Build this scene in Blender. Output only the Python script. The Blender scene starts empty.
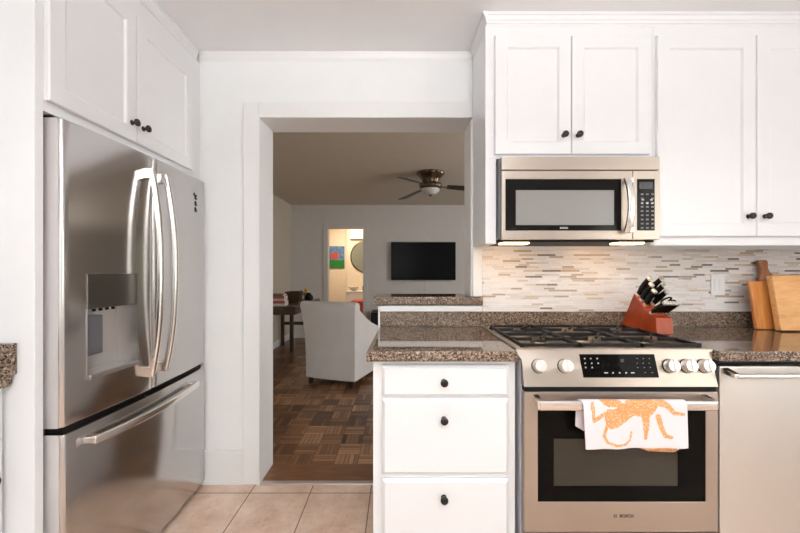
import bpy, bmesh, math, random
from mathutils import Vector, Matrix
R = math.radians
random.seed(7)
scene = bpy.context.scene
COL = scene.collection

# ------------------------------------------------------------------ camera
CX, CY, F, EYE = 399.0, 271.0, 364.0, 1.215
cam_d = bpy.data.cameras.new('camera')
cam_d.sensor_width = 36.0
cam_d.lens = F / 800.0 * 36.0
cam_d.shift_x = (400.0 - CX) / 800.0
cam_d.shift_y = (CY - 266.5) / 800.0
cam_d.clip_start = 0.02
cam = bpy.data.objects.new('camera', cam_d)
cam.location = (0, 0, EYE)
cam.rotation_euler = (R(90), 0, 0)
COL.objects.link(cam)
scene.camera = cam

# ------------------------------------------------------------------ world, light, exposure
scene.view_settings.view_transform = 'Standard'
scene.view_settings.look = 'None'
scene.view_settings.gamma = 1.0
scene.view_settings.use_curve_mapping = False
scene.view_settings.exposure = 0.13
world = bpy.data.worlds.new('sky')
scene.world = world
world.use_nodes = True
# bright overcast sky above green gardens
_wt = world.node_tree
_tc = _wt.nodes.new('ShaderNodeTexCoord'); _sx = _wt.nodes.new('ShaderNodeSeparateXYZ'); _rp = _wt.nodes.new('ShaderNodeValToRGB')
_wt.links.new(_tc.outputs['Generated'], _sx.inputs[0]); _wt.links.new(_sx.outputs[2], _rp.inputs[0])
_e = _rp.color_ramp.elements
_e[0].position = 0.0; _e[0].color = (0.16, 0.19, 0.07, 1)
_e[1].position = 0.50; _e[1].color = (0.80, 0.90, 1.0, 1)
_m = _e.new(0.26); _m.color = (0.30, 0.32, 0.14, 1)
_wt.links.new(_rp.outputs[0], _wt.nodes['Background'].inputs[0])
_wt.nodes['Background'].inputs[1].default_value = 1.3


def area(name, loc, target, sx, sy, power, color=(1, 1, 1), spread=180):
    d = bpy.data.lights.new(name, 'AREA')
    d.shape = 'RECTANGLE'
    d.size, d.size_y = sx, sy
    d.energy = power
    d.color = color
    d.spread = R(spread)
    o = bpy.data.objects.new(name, d)
    o.location = loc
    o.rotation_euler = (Vector(target) - Vector(loc)).to_track_quat('-Z', 'Y').to_euler()
    COL.objects.link(o)
    return o


area('kitchen_rear_fill', (0.05, -2.32, 1.5), (0.05, 2, 2.5), 2.6, 1.5, 20, (0.91, 0.95, 1.0))  # added fill from behind the camera, at an unseen window
area('kitchen_side_fill', (2.83, -0.6, 1.5), (-1, 0.7, 1.9), 1.6, 1.3, 22, (1.0, 0.97, 0.94))  # added fill from the right, source unseen
area('kitchen_fill_down', (0.25, -0.68, 2.04), (0.25, -0.6, 0), 1.2, 0.5, 9, (0.98, 0.98, 1.0))  # downward fill of the added, unseen lamp
area('kitchen_fill_up', (0.25, -0.68, 2.13), (0.25, -0.6, 3), 1.2, 0.5, 104, (0.945, 0.97, 1.0))  # added uplight, bounced off the ceiling as the main soft fill
area('living_fill', (3.42, 3.5, 1.5), (-1.5, 4.8, 0.9), 1.7, 1.4, 54, (0.96, 0.975, 1.0))  # added fill that lights the living room from its unseen side
area('hall_lamp', (-1.1, 7.7, 2.40), (-1.1, 7.7, 0), 0.6, 0.6, 30, (1.0, 0.80, 0.58))

# ------------------------------------------------------------------ helpers


def P(px, py, Y):
    return Vector(((px - CX) * Y / F, Y, EYE - (py - CY) * Y / F))


class MB:
    def __init__(self):
        self.bm = bmesh.new()

    def face(self, pts, mat=0):
        try:
            f = self.bm.faces.new([self.bm.verts.new(p) for p in pts])
            f.material_index = mat
            return f
        except ValueError:
            return None

    def rings(self, rings, cap0=True, cap1=True, mat=0, closed=True):
        bm = self.bm
        vs = [[bm.verts.new(p) for p in r] for r in rings]
        n = len(vs[0])
        for a, b in zip(vs[:-1], vs[1:]):
            for i in range(n if closed else n - 1):
                j = (i + 1) % n
                f = bm.faces.new((a[i], a[j], b[j], b[i]))
                f.material_index = mat
        if cap0:
            bm.faces.new(vs[0][::-1]).material_index = mat
        if cap1:
            bm.faces.new(vs[-1]).material_index = mat
        return self

    def box(self, x0, x1, y0, y1, z0, z1, mat=0):
        a = [(x0, y0, z0), (x1, y0, z0), (x1, y1, z0), (x0, y1, z0)]
        b = [(x, y, z1) for x, y, _ in a]
        return self.rings([a, b], mat=mat)

    def prism(self, poly, axis, a, b, mat=0):
        """poly: 2-D points in the plane normal to axis ('x': (y,z), 'y': (x,z), 'z': (x,y))"""
        def mk(p, t):
            return {'x': (t, p[0], p[1]), 'y': (p[0], t, p[1]), 'z': (p[0], p[1], t)}[axis]
        return self.rings([[mk(p, a) for p in poly], [mk(p, b) for p in poly]], mat=mat)

    def lathe(self, prof, origin, axis=(0, 0, 1), seg=24, lobes=0, lobe_amp=0.0, mat=0):
        o = Vector(origin)
        q = Vector((0, 0, 1)).rotation_difference(Vector(axis).normalized())
        rings = []
        for r, h in prof:
            ring = []
            for i in range(seg):
                t = 2 * math.pi * i / seg
                rr = max(r, 1e-4) * (1 + lobe_amp * math.cos(lobes * t))
                ring.append(o + q @ Vector((rr * math.cos(t), rr * math.sin(t), h)))
            rings.append(ring)
        return self.rings(rings, mat=mat)

    def tube(self, p0, p1, r, seg=12, r1=None, mat=0):
        p0, p1 = Vector(p0), Vector(p1)
        L = (p1 - p0).length
        return self.lathe([(r, 0), (r1 if r1 is not None else r, L)], p0, p1 - p0, seg, mat=mat)

    def sweep(self, path, prof, up=(0, 0, 1), scale=None, mat=0):
        """prof: 2-D points (side, up) swept along path"""
        path = [Vector(p) for p in path]
        up = Vector(up)
        rings = []
        for i, p in enumerate(path):
            d = (path[min(i + 1, len(path) - 1)] - path[max(i - 1, 0)]).normalized()
            s = d.cross(up).normalized()
            u = s.cross(d).normalized()
            k = scale[i] if scale else 1.0
            rings.append([p + s * a * k + u * b * k for a, b in prof])
        return self.rings(rings, mat=mat)

    def build(self, name, mats, parent=None, bevel=0.0, seg=2, smooth=True, angle=35, xf=None):
        bm = self.bm
        bmesh.ops.recalc_face_normals(bm, faces=bm.faces)
        if xf is not None:
            bmesh.ops.transform(bm, matrix=xf, verts=bm.verts)
        if parent is not None:
            off = Vector(parent.get('_o', (0, 0, 0)))
            bmesh.ops.translate(bm, vec=-off, verts=bm.verts)
        me = bpy.data.meshes.new(name)
        bm.to_mesh(me)
        bm.free()
        for m in (mats if isinstance(mats, (list, tuple)) else [mats]):
            me.materials.append(m)
        if smooth:
            me.polygons.foreach_set('use_smooth', [True] * len(me.polygons))
            me.set_sharp_from_angle(angle=R(angle))
        o = bpy.data.objects.new(name, me)
        COL.objects.link(o)
        if parent is not None:
            o.parent = parent
            o['_o'] = parent.get('_o', (0, 0, 0))
        if bevel > 0:
            md = o.modifiers.new('bevel', 'BEVEL')
            md.width = bevel
            md.segments = seg
            md.limit_method = 'ANGLE'
            md.angle_limit = R(40)
            md.harden_normals = True
        return o


def tag(o, label=None, cat=None, group=None, kind=None):
    if label:
        o['label'] = label
    if cat:
        o['category'] = cat
    if group:
        o['group'] = group
    if kind:
        o['kind'] = kind
    return o


def thing(name, label, cat, loc, group=None):
    o = bpy.data.objects.new(name, None)
    o.empty_display_size = 0.05
    o.location = loc
    o['_o'] = tuple(loc)
    COL.objects.link(o)
    return tag(o, label, cat, group)


def struct(o):
    o['kind'] = 'structure'
    return o


def copy_tree(o, parent=None):
    c = o.copy()
    COL.objects.link(c)
    if parent is not None:
        c.parent = parent
    for ch in [x for x in COL.objects if x.parent == o]:
        copy_tree(ch, c)
    return c


def rrect(a, b, r, n=3):
    pts = []
    for cx, cy, t0 in ((a - r, b - r, 0), (-a + r, b - r, 90), (-a + r, -b + r, 180), (a - r, -b + r, 270)):
        for k in range(n + 1):
            t = R(t0 + 90 * k / n)
            pts.append((cx + r * math.cos(t), cy + r * math.sin(t)))
    return pts


def text_mesh(name, body, size, mat, parent, loc, rot, depth=0.0006, bold=0.0):
    cu = bpy.data.curves.new(name, 'FONT')
    cu.body = body
    cu.size = size
    cu.extrude = depth
    cu.offset = bold
    cu.align_x = 'CENTER'
    cu.align_y = 'CENTER'
    t = bpy.data.objects.new(name, cu)
    COL.objects.link(t)
    dg = bpy.context.evaluated_depsgraph_get()
    me = bpy.data.meshes.new_from_object(t.evaluated_get(dg))
    bpy.data.objects.remove(t)
    me.transform(Matrix.Translation(Vector(loc) - Vector(parent.get('_o', (0, 0, 0)))) @ rot.to_4x4())
    me.materials.clear()
    me.materials.append(mat)
    o = bpy.data.objects.new(name, me)
    COL.objects.link(o)
    o.parent = parent
    return o


ROT_FRONT = Matrix.Rotation(R(90), 3, 'X')          # text that faces -Y

# ------------------------------------------------------------------ materials


class NT:
    def __init__(self, name):
        self.m = bpy.data.materials.new(name)
        self.m.use_nodes = True
        self.t = self.m.node_tree
        self.b = self.t.nodes['Principled BSDF']

    def n(self, typ, **kw):
        nd = self.t.nodes.new(typ)
        for k, v in kw.items():
            if k.startswith('i_'):
                key = k[2:]
                nd.inputs[int(key) if key.isdigit() else key].default_value = v
            else:
                setattr(nd, k, v)
        return nd

    def l(self, a, b):
        self.t.links.new(a, b)

    def math(self, op, a, b=None, c=None):
        nd = self.n('ShaderNodeMath', operation=op)
        for i, v in enumerate((a, b, c)):
            if v is None:
                continue
            if isinstance(v, (int, float)):
                nd.inputs[i].default_value = v
            else:
                self.l(v, nd.inputs[i])
        return nd.outputs[0]

    def ramp(self, fac, stops, interp='LINEAR'):
        nd = self.n('ShaderNodeValToRGB')
        cr = nd.color_ramp
        cr.interpolation = interp
        while len(cr.elements) < len(stops):
            cr.elements.new(0.5)
        for e, (p, c) in zip(cr.elements, stops):
            e.position = p
            e.color = (*c, 1)
        self.l(fac, nd.inputs[0])
        return nd.outputs[0]

    def mix(self, fac, a, b, blend='MIX'):
        nd = self.n('ShaderNodeMix', data_type='RGBA', blend_type=blend)
        for i, v in ((0, fac), (6, a), (7, b)):
            if isinstance(v, (int, float)):
                nd.inputs[i].default_value = v
            elif isinstance(v, tuple):
                nd.inputs[i].default_value = (*v, 1)
            else:
                self.l(v, nd.inputs[i])
        return nd.outputs[2]

    def coord(self, which='Object'):
        return self.n('ShaderNodeTexCoord').outputs[which]

    def mapping(self, vec, scale=(1, 1, 1), loc=(0, 0, 0), rot=(0, 0, 0)):
        nd = self.n('ShaderNodeMapping')
        nd.inputs['Scale'].default_value = scale
        nd.inputs['Location'].default_value = loc
        nd.inputs['Rotation'].default_value = rot
        self.l(vec, nd.inputs['Vector'])
        return nd.outputs[0]

    def noise(self, vec, scale, detail=3, rough=0.5):
        nd = self.n('ShaderNodeTexNoise')
        nd.inputs['Scale'].default_value = scale
        nd.inputs['Detail'].default_value = detail
        nd.inputs['Roughness'].default_value = rough
        self.l(vec, nd.inputs['Vector'])
        return nd.outputs[0]

    def bump(self, h, strength=0.2, dist=0.002):
        nd = self.n('ShaderNodeBump')
        nd.inputs['Strength'].default_value = strength
        nd.inputs['Distance'].default_value = dist
        self.l(h, nd.inputs['Height'])
        self.l(nd.outputs[0], self.b.inputs['Normal'])

    def set(self, **kw):
        names = dict(color='Base Color', rough='Roughness', metal='Metallic', aniso='Anisotropic', coat='Coat Weight',
                     spec='Specular IOR Level', trans='Transmission Weight', ecol='Emission Color', estr='Emission Strength')
        for k, v in kw.items():
            s = self.b.inputs[names[k]]
            if isinstance(v, tuple):
                s.default_value = (*v, 1)
            elif isinstance(v, (int, float)):
                s.default_value = v
            else:
                self.l(v, s)
        return self


def plain(name, color, rough=0.5, metal=0.0, var=0.0, vscale=8.0, **kw):
    t = NT(name)
    t.set(color=color, rough=rough, metal=metal, **kw)
    v = t.noise(t.coord(), vscale, 4)
    if var > 0:
        lo = tuple(c * (1 - var) for c in color)
        hi = tuple(min(1, c * (1 + var)) for c in color)
        t.set(color=t.ramp(v, [(0.3, lo), (0.7, hi)]))
    return t.m


def steel(name, color, rough, aniso=0.6, brush=(2, 2, 260), amp=0.06):
    t = NT(name)
    t.set(color=color, metal=1.0, aniso=aniso)
    v = t.noise(t.mapping(t.coord(), brush), 3.0, 3)
    t.set(rough=t.math('MULTIPLY_ADD', v, amp * 2, rough - amp))
    tg = t.n('ShaderNodeTangent', direction_type='RADIAL', axis='Z')
    t.l(tg.outputs[0], t.b.inputs['Tangent'])
    t.b.inputs['Anisotropic Rotation'].default_value = 0.25
    return t.m


M = {}
M['wall'] = plain('wall_paint', (0.88, 0.895, 0.90), 0.55, var=0.01)
M['ceiling'] = plain('ceiling_paint', (0.89, 0.895, 0.915), 0.8, var=0.01)
M['cab'] = plain('cabinet_paint', (0.815, 0.818, 0.832), 0.32, var=0.008)
M['trim'] = plain('trim_paint', (0.85, 0.85, 0.85), 0.35)
M['living_wall'] = plain('living_wall_paint', (0.68, 0.64, 0.60), 0.7, var=0.02)
M['living_beige'] = plain('living_left_beige', (0.66, 0.595, 0.49), 0.7, var=0.02)  # beiger than the other living room walls
M['living_ceiling'] = plain('living_ceiling_bounce_tint', (0.66, 0.58, 0.48), 0.8, var=0.02)  # warm bounce from the floor is put into this ceiling colour
M['hall_wall'] = plain('hall_wall_paint', (0.82, 0.72, 0.58), 0.7, var=0.02)
M['steel'] = steel('brushed_steel', (0.54, 0.52, 0.51), 0.165, 0.55, amp=.025)
M['steel_range'] = steel('brushed_steel_warm', (0.455, 0.395, 0.34), 0.36)
M['steel_bright'] = steel('bright_steel', (0.80, 0.77, 0.74), 0.20, 0.3)
M['steel_dark'] = steel('dark_steel', (0.22, 0.205, 0.195), 0.30)
M['steel_recess'] = plain('recess_steel', (0.50, 0.48, 0.47), 0.30, 0.9)
M['steel_soft'] = steel('dull_steel', (0.70, 0.68, 0.655), 0.36)
M['grey_side'] = plain('grey_enamel', (0.66, 0.66, 0.70), 0.4, 0.0)
M['door_side'] = plain('door_side_grey', (0.60, 0.565, 0.56), 0.4, 0.0)
M['knob_metal'] = plain('satin_knob', (0.86, 0.83, 0.80), 0.30, 0.85)
M['black'] = plain('black_gloss', (0.007, 0.006, 0.005), 0.12, spec=0.14)
M['blackm'] = plain('black_matte', (0.006, 0.006, 0.0065), 0.5, spec=0.2)
M['glass_dark'] = plain('dark_glass', (0.004, 0.0035, 0.003), 0.06, spec=0.06)
M['bronze'] = plain('dark_bronze', (0.035, 0.030, 0.028), 0.28, 0.6)
M['iron'] = plain('cast_iron', (0.009, 0.009, 0.0095), 0.42, 0.1, spec=0.3)
M['brass'] = plain('burner_brass', (0.75, 0.55, 0.33), 0.3, 0.9)
M['white_plastic'] = plain('white_plastic', (0.83, 0.83, 0.84), 0.35)
M['marking'] = plain('grey_marking', (0.55, 0.55, 0.55), 0.5)
M['marking_dim'] = plain('dim_marking', (0.16, 0.16, 0.17), 0.5)
M['badge'] = plain('badge_black', (0.02, 0.018, 0.016), 0.4)
M['screen'] = plain('tv_screen', (0.004, 0.004, 0.005), 0.25, spec=0.12)
M['leaf'] = plain('garden_green', (0.10, 0.16, 0.05), 0.9, var=0.5, vscale=3)


def granite():
    t = NT('brown_granite')
    c = t.coord()
    v = t.n('ShaderNodeTexVoronoi', feature='F1')
    v.inputs['Scale'].default_value = 210
    t.l(c, v.inputs['Vector'])
    sep = t.n('ShaderNodeSeparateColor')
    t.l(v.outputs['Color'], sep.inputs[0])
    n2 = t.noise(c, 95, 4, 0.65)
    f = t.math('ADD', t.math('MULTIPLY', sep.outputs[0], 0.55), t.math('MULTIPLY', n2, 0.55))
    col = t.ramp(f, [(0.22, (0.014, 0.009, 0.007)), (0.38, (0.050, 0.031, 0.021)), (0.52, (0.145, 0.098, 0.066)),
                     (0.68, (0.215, 0.155, 0.112)), (0.86, (0.40, 0.31, 0.235))])
    t.set(color=col, rough=0.045, spec=0.42)
    return t.m


M['granite'] = granite()


def tile_floor():
    t = NT('beige_floor_tile')
    c = t.mapping(t.coord(), loc=(0.156, -1.992 + 0.33 * 20, 0))
    br = t.n('ShaderNodeTexBrick', offset=0.0, squash=1.0)
    br.inputs['Scale'].default_value = 1.0
    br.inputs['Mortar Size'].default_value = 0.0032
    br.inputs['Mortar Smooth'].default_value = 0.2
    br.inputs['Brick Width'].default_value = 0.33
    br.inputs['Row Height'].default_value = 0.33
    br.inputs['Color1'].default_value = (0, 0, 0, 1)
    br.inputs['Color2'].default_value = (1, 1, 1, 1)
    t.l(c, br.inputs['Vector'])
    n1 = t.noise(c, 7, 6, 0.65)
    n2 = t.noise(c, 45, 4, 0.7)
    f = t.math('ADD', t.math('MULTIPLY', n1, 0.85), t.math('MULTIPLY', n2, 0.30))
    f = t.math('ADD', f, t.math('MULTIPLY', br.outputs['Color'], 0.05))
    col = t.ramp(f, [(0.36, (0.45, 0.29, 0.195)), (0.54, (0.66, 0.46, 0.335)), (0.74, (0.79, 0.61, 0.49))])
    t.set(color=t.mix(br.outputs['Fac'], col, (0.22, 0.14, 0.10)),
          rough=t.math('MULTIPLY_ADD', br.outputs['Fac'], 0.4, 0.32))
    t.bump(t.math('SUBTRACT', 1.0, br.outputs['Fac']), 0.4, 0.002)
    return t.m


M['tile'] = tile_floor()


def parquet():
    t = NT('walnut_finger_parquet')
    c = t.coord()
    sp = t.n('ShaderNodeSeparateXYZ')
    t.l(c, sp.inputs[0])
    S = 0.148
    u = t.math('DIVIDE', t.math('ADD', sp.outputs[0], 10.03), S)
    v = t.math('DIVIDE', t.math('ADD', sp.outputs[1], 10.02), S)
    fu, fv = t.math('FLOOR', u), t.math('FLOOR', v)
    par = t.math('MODULO', t.math('ADD', fu, fv), 2.0)
    ru, rv = t.math('FRACT', u), t.math('FRACT', v)
    mx = t.n('ShaderNodeMix', data_type='FLOAT')
    t.l(par, mx.inputs[0]); t.l(ru, mx.inputs[2]); t.l(rv, mx.inputs[3])
    mx2 = t.n('ShaderNodeMix', data_type='FLOAT')
    t.l(par, mx2.inputs[0]); t.l(rv, mx2.inputs[2]); t.l(ru, mx2.inputs[3])
    s5 = t.math('MULTIPLY', mx.outputs[0], 5.0)
    idx = t.math('FLOOR', s5)
    fr = t.math('FRACT', s5)
    cb = t.n('ShaderNodeCombineXYZ')
    t.l(fu, cb.inputs[0]); t.l(fv, cb.inputs[1]); t.l(idx, cb.inputs[2])
    wn = t.n('ShaderNodeTexWhiteNoise', noise_dimensions='3D')
    t.l(cb.outputs[0], wn.inputs['Vector'])
    cb2 = t.n('ShaderNodeCombineXYZ')
    t.l(fu, cb2.inputs[0]); t.l(fv, cb2.inputs[1])
    wn2 = t.n('ShaderNodeTexWhiteNoise', noise_dimensions='3D')
    t.l(cb2.outputs[0], wn2.inputs['Vector'])
    cb3 = t.n('ShaderNodeCombineXYZ')
    t.l(t.math('MULTIPLY', fr, 4.0), cb3.inputs[0])
    t.l(t.math('MULTIPLY', mx2.outputs[0], 1.2), cb3.inputs[1])
    t.l(t.math('MULTIPLY', wn.outputs[0], 30.0), cb3.inputs[2])
    gr = t.noise(cb3.outputs[0], 2.5, 4)
    f = t.math('ADD', t.math('MULTIPLY', wn.outputs[0], 0.35), t.math('MULTIPLY', wn2.outputs[0], 0.40))
    f = t.math('ADD', f, t.math('MULTIPLY', gr, 0.35))
    col = t.ramp(f, [(0.15, (0.050, 0.019, 0.007)), (0.5, (0.175, 0.077, 0.031)), (0.95, (0.44, 0.25, 0.13))])
    e1 = t.math('MINIMUM', fr, t.math('SUBTRACT', 1.0, fr))
    e2 = t.math('MULTIPLY', t.math('MINIMUM', mx2.outputs[0], t.math('SUBTRACT', 1.0, mx2.outputs[0])), 5.0)
    gap = t.math('LESS_THAN', t.math('MINIMUM', e1, e2), 0.05)
    t.set(color=t.mix(gap, col, (0.018, 0.008, 0.005)), rough=0.36)
    return t.m


M['parquet'] = parquet()


def mosaic():
    t = NT('linear_stone_mosaic')
    c = t.coord()
    sp = t.n('ShaderNodeSeparateXYZ')
    t.l(c, sp.inputs[0])
    H = 0.0112
    v = t.math('DIVIDE', sp.outputs[2], H)
    row = t.math('FLOOR', v)
    rn = t.n('ShaderNodeTexWhiteNoise', noise_dimensions='1D')
    t.l(row, rn.inputs['W'])
    wid = t.math('MULTIPLY_ADD', rn.outputs[0], 0.05, 0.058)
    u = t.math('ADD', t.math('DIVIDE', t.math('ADD', sp.outputs[0], 20.0), wid), t.math('MULTIPLY', rn.outputs[0], 37.0))
    cell = t.math('FLOOR', u)
    cb = t.n('ShaderNodeCombineXYZ')
    t.l(row, cb.inputs[0]); t.l(cell, cb.inputs[1])
    wn = t.n('ShaderNodeTexWhiteNoise', noise_dimensions='2D')
    t.l(cb.outputs[0], wn.inputs['Vector'])
    sc = t.n('ShaderNodeSeparateColor')
    t.l(wn.outputs['Color'], sc.inputs[0])
    # darker glass strips get commoner to the right
    bias = t.n('ShaderNodeMapRange')
    bias.inputs[1].default_value = 1.3; bias.inputs[2].default_value = 2.1
    bias.inputs[3].default_value = 0.0; bias.inputs[4].default_value = 0.06
    t.l(sp.outputs[0], bias.inputs[0])
    f = t.math('ADD', sc.outputs[0], bias.outputs[0])
    col = t.ramp(f, [(0.0, (0.86, 0.82, 0.81)), (0.34, (0.78, 0.735, 0.715)), (0.56, (0.84, 0.82, 0.82)), (0.74, (0.70, 0.63, 0.58)),
                     (0.87, (0.60, 0.47, 0.34)), (0.93, (0.40, 0.28, 0.18)), (0.985, (0.10, 0.06, 0.04))], 'CONSTANT')
    n = t.noise(t.mapping(c, (18, 18, 90)), 6, 3)
    col = t.mix(0.18, col, t.ramp(n, [(0.3, (0.45, 0.38, 0.32)), (0.7, (0.9, 0.88, 0.86))]))
    fu, fv = t.math('FRACT', u), t.math('FRACT', v)
    ev = t.math('LESS_THAN', fv, 0.11)
    eu = t.math('LESS_THAN', t.math('MULTIPLY', fu, wid), 0.0014)
    g = t.math('MAXIMUM', ev, eu)
    t.set(color=t.mix(g, col, (0.66, 0.62, 0.58)), rough=t.ramp(sc.outputs[1], [(0, (0.12,) * 3), (0.4, (0.4,) * 3), (1, (0.55,) * 3)]))
    t.bump(t.math('SUBTRACT', 1.0, g), 0.3, 0.0015)
    return t.m


M['mosaic'] = mosaic()


def wood(name, lo, mid, hi, rough=0.4, stretch=(1.5, 14, 1.5), rot=(0, 0, 0), scale=3.0):
    t = NT(name)
    c = t.mapping(t.coord(), stretch, rot=rot)
    a = t.noise(c, scale, 5, 0.6)
    b = t.noise(c, scale * 5, 3)
    f = t.math('ADD', t.math('MULTIPLY', a, 0.75), t.math('MULTIPLY', b, 0.25))
    t.set(color=t.ramp(f, [(0.32, lo), (0.5, mid), (0.7, hi)]), rough=rough)
    return t.m


M['maple'] = wood('maple_board', (0.62, 0.28, 0.09), (0.80, 0.42, 0.16), (0.88, 0.54, 0.25), 0.38, (1.6, 5, 9), scale=2.2)
M['acacia'] = wood('acacia_board', (0.36, 0.10, 0.022), (0.60, 0.22, 0.05), (0.74, 0.36, 0.11), 0.35, (16, 4, 1.2), scale=2.4)
M['walnut'] = wood('paddle_board_wood', (0.20, 0.06, 0.02), (0.34, 0.125, 0.04), (0.46, 0.20, 0.07), 0.4, (18, 4, 1.6), scale=2.2)
M['cherry'] = wood('cherry_block', (0.16, 0.016, 0.005), (0.32, 0.042, 0.009), (0.44, 0.075, 0.016), 0.3, (14, 3, 4), scale=2.0)
M['dark_wood'] = wood('dark_wood', (0.03, 0.017, 0.010), (0.055, 0.03, 0.018), (0.085, 0.05, 0.03), 0.4, (3, 14, 3))
M['threshold'] = wood('threshold_wood', (0.10, 0.042, 0.018), (0.16, 0.07, 0.03), (0.22, 0.10, 0.045), 0.35, (2, 16, 3))


def fabric(name, col, scale=500, var=0.08):
    t = NT(name)
    c = t.coord()
    n = t.noise(c, scale, 2)
    n2 = t.noise(c, 6, 3)
    f = t.math('ADD', t.math('MULTIPLY', n, 0.6), t.math('MULTIPLY', n2, 0.4))
    t.set(color=t.ramp(f, [(0.3, tuple(x * (1 - var) for x in col)), (0.7, tuple(min(1, x * (1 + var)) for x in col))]), rough=0.95, spec=0.1)
    t.bump(n, 0.3, 0.001)
    return t.m


M['linen'] = fabric('pale_linen', (0.70, 0.665, 0.64), 300)
M['red_fabric'] = fabric('coral_fabric', (0.52, 0.12, 0.10))
M['towel'] = fabric('towel_white', (0.80, 0.71, 0.73), 700, 0.04)


def leopard():
    t = NT('towel_orange_print')
    c = t.coord()
    v = t.n('ShaderNodeTexVoronoi', feature='F1')
    v.inputs['Scale'].default_value = 140
    t.l(c, v.inputs['Vector'])
    col = t.ramp(v.outputs['Distance'], [(0.0, (0.78, 0.60, 0.50)), (0.26, (0.76, 0.50, 0.35)), (0.44, (0.72, 0.32, 0.125)), (1.0, (0.70, 0.30, 0.11))])
    t.set(color=col, rough=0.95, spec=0.1)
    t.bump(t.noise(c, 700, 2), 0.3, 0.001)
    return t.m


M['print'] = leopard()


def painting():
    t = NT('abstract_painting')
    c = t.coord('Generated')
    sp = t.n('ShaderNodeSeparateXYZ')
    t.l(c, sp.inputs[0])
    n = t.noise(c, 4.0, 4)
    n2 = t.noise(c, 9.0, 4)
    zz = t.math('ADD', sp.outputs[2], t.math('MULTIPLY', t.math('SUBTRACT', n2, 0.5), 0.08))
    top = t.ramp(n2, [(0.40, (0.05, 0.14, 0.33)), (0.62, (0.16, 0.28, 0.45))])
    dx = t.math('ABSOLUTE', t.math('SUBTRACT', sp.outputs[0], 0.36))
    dz = t.math('ABSOLUTE', t.math('SUBTRACT', zz, 0.54))
    blob = t.math('LESS_THAN', t.math('MAXIMUM', t.math('MULTIPLY', dx, 0.62), dz), t.math('MULTIPLY_ADD', n, 0.12, 0.09))
    top = t.mix(blob, top, (0.48, 0.08, 0.05))
    t.set(color=t.mix(t.math('LESS_THAN', zz, 0.37), top, (0.015, 0.20, 0.035)), rough=0.6)
    return t.m


M['painting'] = painting()
t = NT('frosted_glass'); t.set(color=(0.62, 0.60, 0.56), rough=0.35); M['frost'] = t.m
t = NT('mirror_glass'); t.set(color=(0.42, 0.45, 0.37), rough=0.12, metal=0.55); M['mirror'] = t.m
t = NT('lamp_lens'); t.set(color=(1, 0.9, 0.7), ecol=(1.0, 0.72, 0.38), estr=7.0); M['lens'] = t.m
t = NT('fill_lamp_diffuser'); t.set(color=(1, 0.95, 0.88), ecol=(1.0, 0.93, 0.84), estr=4.0); M['diffuser'] = t.m
t = NT('window_glass'); t.set(color=(1, 1, 1), rough=0.0, trans=1.0); t.b.inputs['IOR'].default_value = 1.02; M['pane'] = t.m
M['fan_metal'] = plain('antique_brass', (0.13, 0.09, 0.06), 0.28, 0.9)
M['blade'] = wood('fan_blade_wood', (0.025, 0.014, 0.010), (0.045, 0.026, 0.018), (0.06, 0.036, 0.024), 0.4)
M['gold'] = plain('gold_paint', (0.55, 0.33, 0.08), 0.35, 0.8)
M['paper'] = plain('paper', (0.75, 0.70, 0.62), 0.8)

# ------------------------------------------------------------------ the room shell
KL, KR, KB, WY, WB, CH = -1.85, 2.9, -2.4, 2.08, 2.28, 2.46
OX0, OX1, OZ = -0.798, 0.418, 2.092                    # opening in the back wall
PX0 = -0.114                                           # pony wall's free end

b = MB(); b.box(KL - .1, KR + .1, KB - .1, WY, -0.1, 0.0)
struct(b.build('floor', M['tile'], smooth=False))
b = MB(); b.box(-2.1, 3.6, WY, 6.62, -0.1, 0.0); b.box(-3.0, 1.0, 6.62, 8.8, -0.1, 0.0)
struct(b.build('floor_living', M['parquet'], smooth=False))
b = MB(); b.box(KL - .1, KR + .1, KB - .1, WY, CH, CH + .1)
struct(b.build('ceiling', M['ceiling'], smooth=False))
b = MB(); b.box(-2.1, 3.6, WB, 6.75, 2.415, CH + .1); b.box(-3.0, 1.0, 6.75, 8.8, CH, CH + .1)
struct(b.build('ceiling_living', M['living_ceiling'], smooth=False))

b = MB()
b.box(-2.1, OX0, WY, WB, 0, CH)
b.box(OX0, OX1, WY, WB, OZ, CH)
b.box(OX1, 3.6, WY, WB, 0, CH)
struct(b.build('wall_back', M['wall'], smooth=False))
b = MB(); b.box(PX0, OX1, WY, WB, 0, 1.02)
struct(b.build('wall_pony', M['trim'], smooth=False))
b = MB(); b.box(KL - .1, KL, KB - .1, WY, 0, CH)
struct(b.build('wall_left', M['wall'], smooth=False))
# right kitchen wall with an unseen window added for side light
b = MB()
b.box(KR, KR + .1, KB - .1, -1.5, 0, CH); b.box(KR, KR + .1, 0.3, WY, 0, CH)
b.box(KR, KR + .1, -1.5, 0.3, 0, 0.85); b.box(KR, KR + .1, -1.5, 0.3, 2.15, CH)
struct(b.build('wall_right', M['wall'], smooth=False))
# wall behind the camera, with an unseen wide window added to let in light
b = MB()
b.box(KL - .1, -1.35, KB - .1, KB, 0, CH); b.box(1.45, KR + .1, KB - .1, KB, 0, CH)
b.box(-1.35, 1.45, KB - .1, KB, 0, 0.72); b.box(-1.35, 1.45, KB - .1, KB, 2.28, CH)
struct(b.build('wall_rear', M['wall'], smooth=False))


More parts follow.
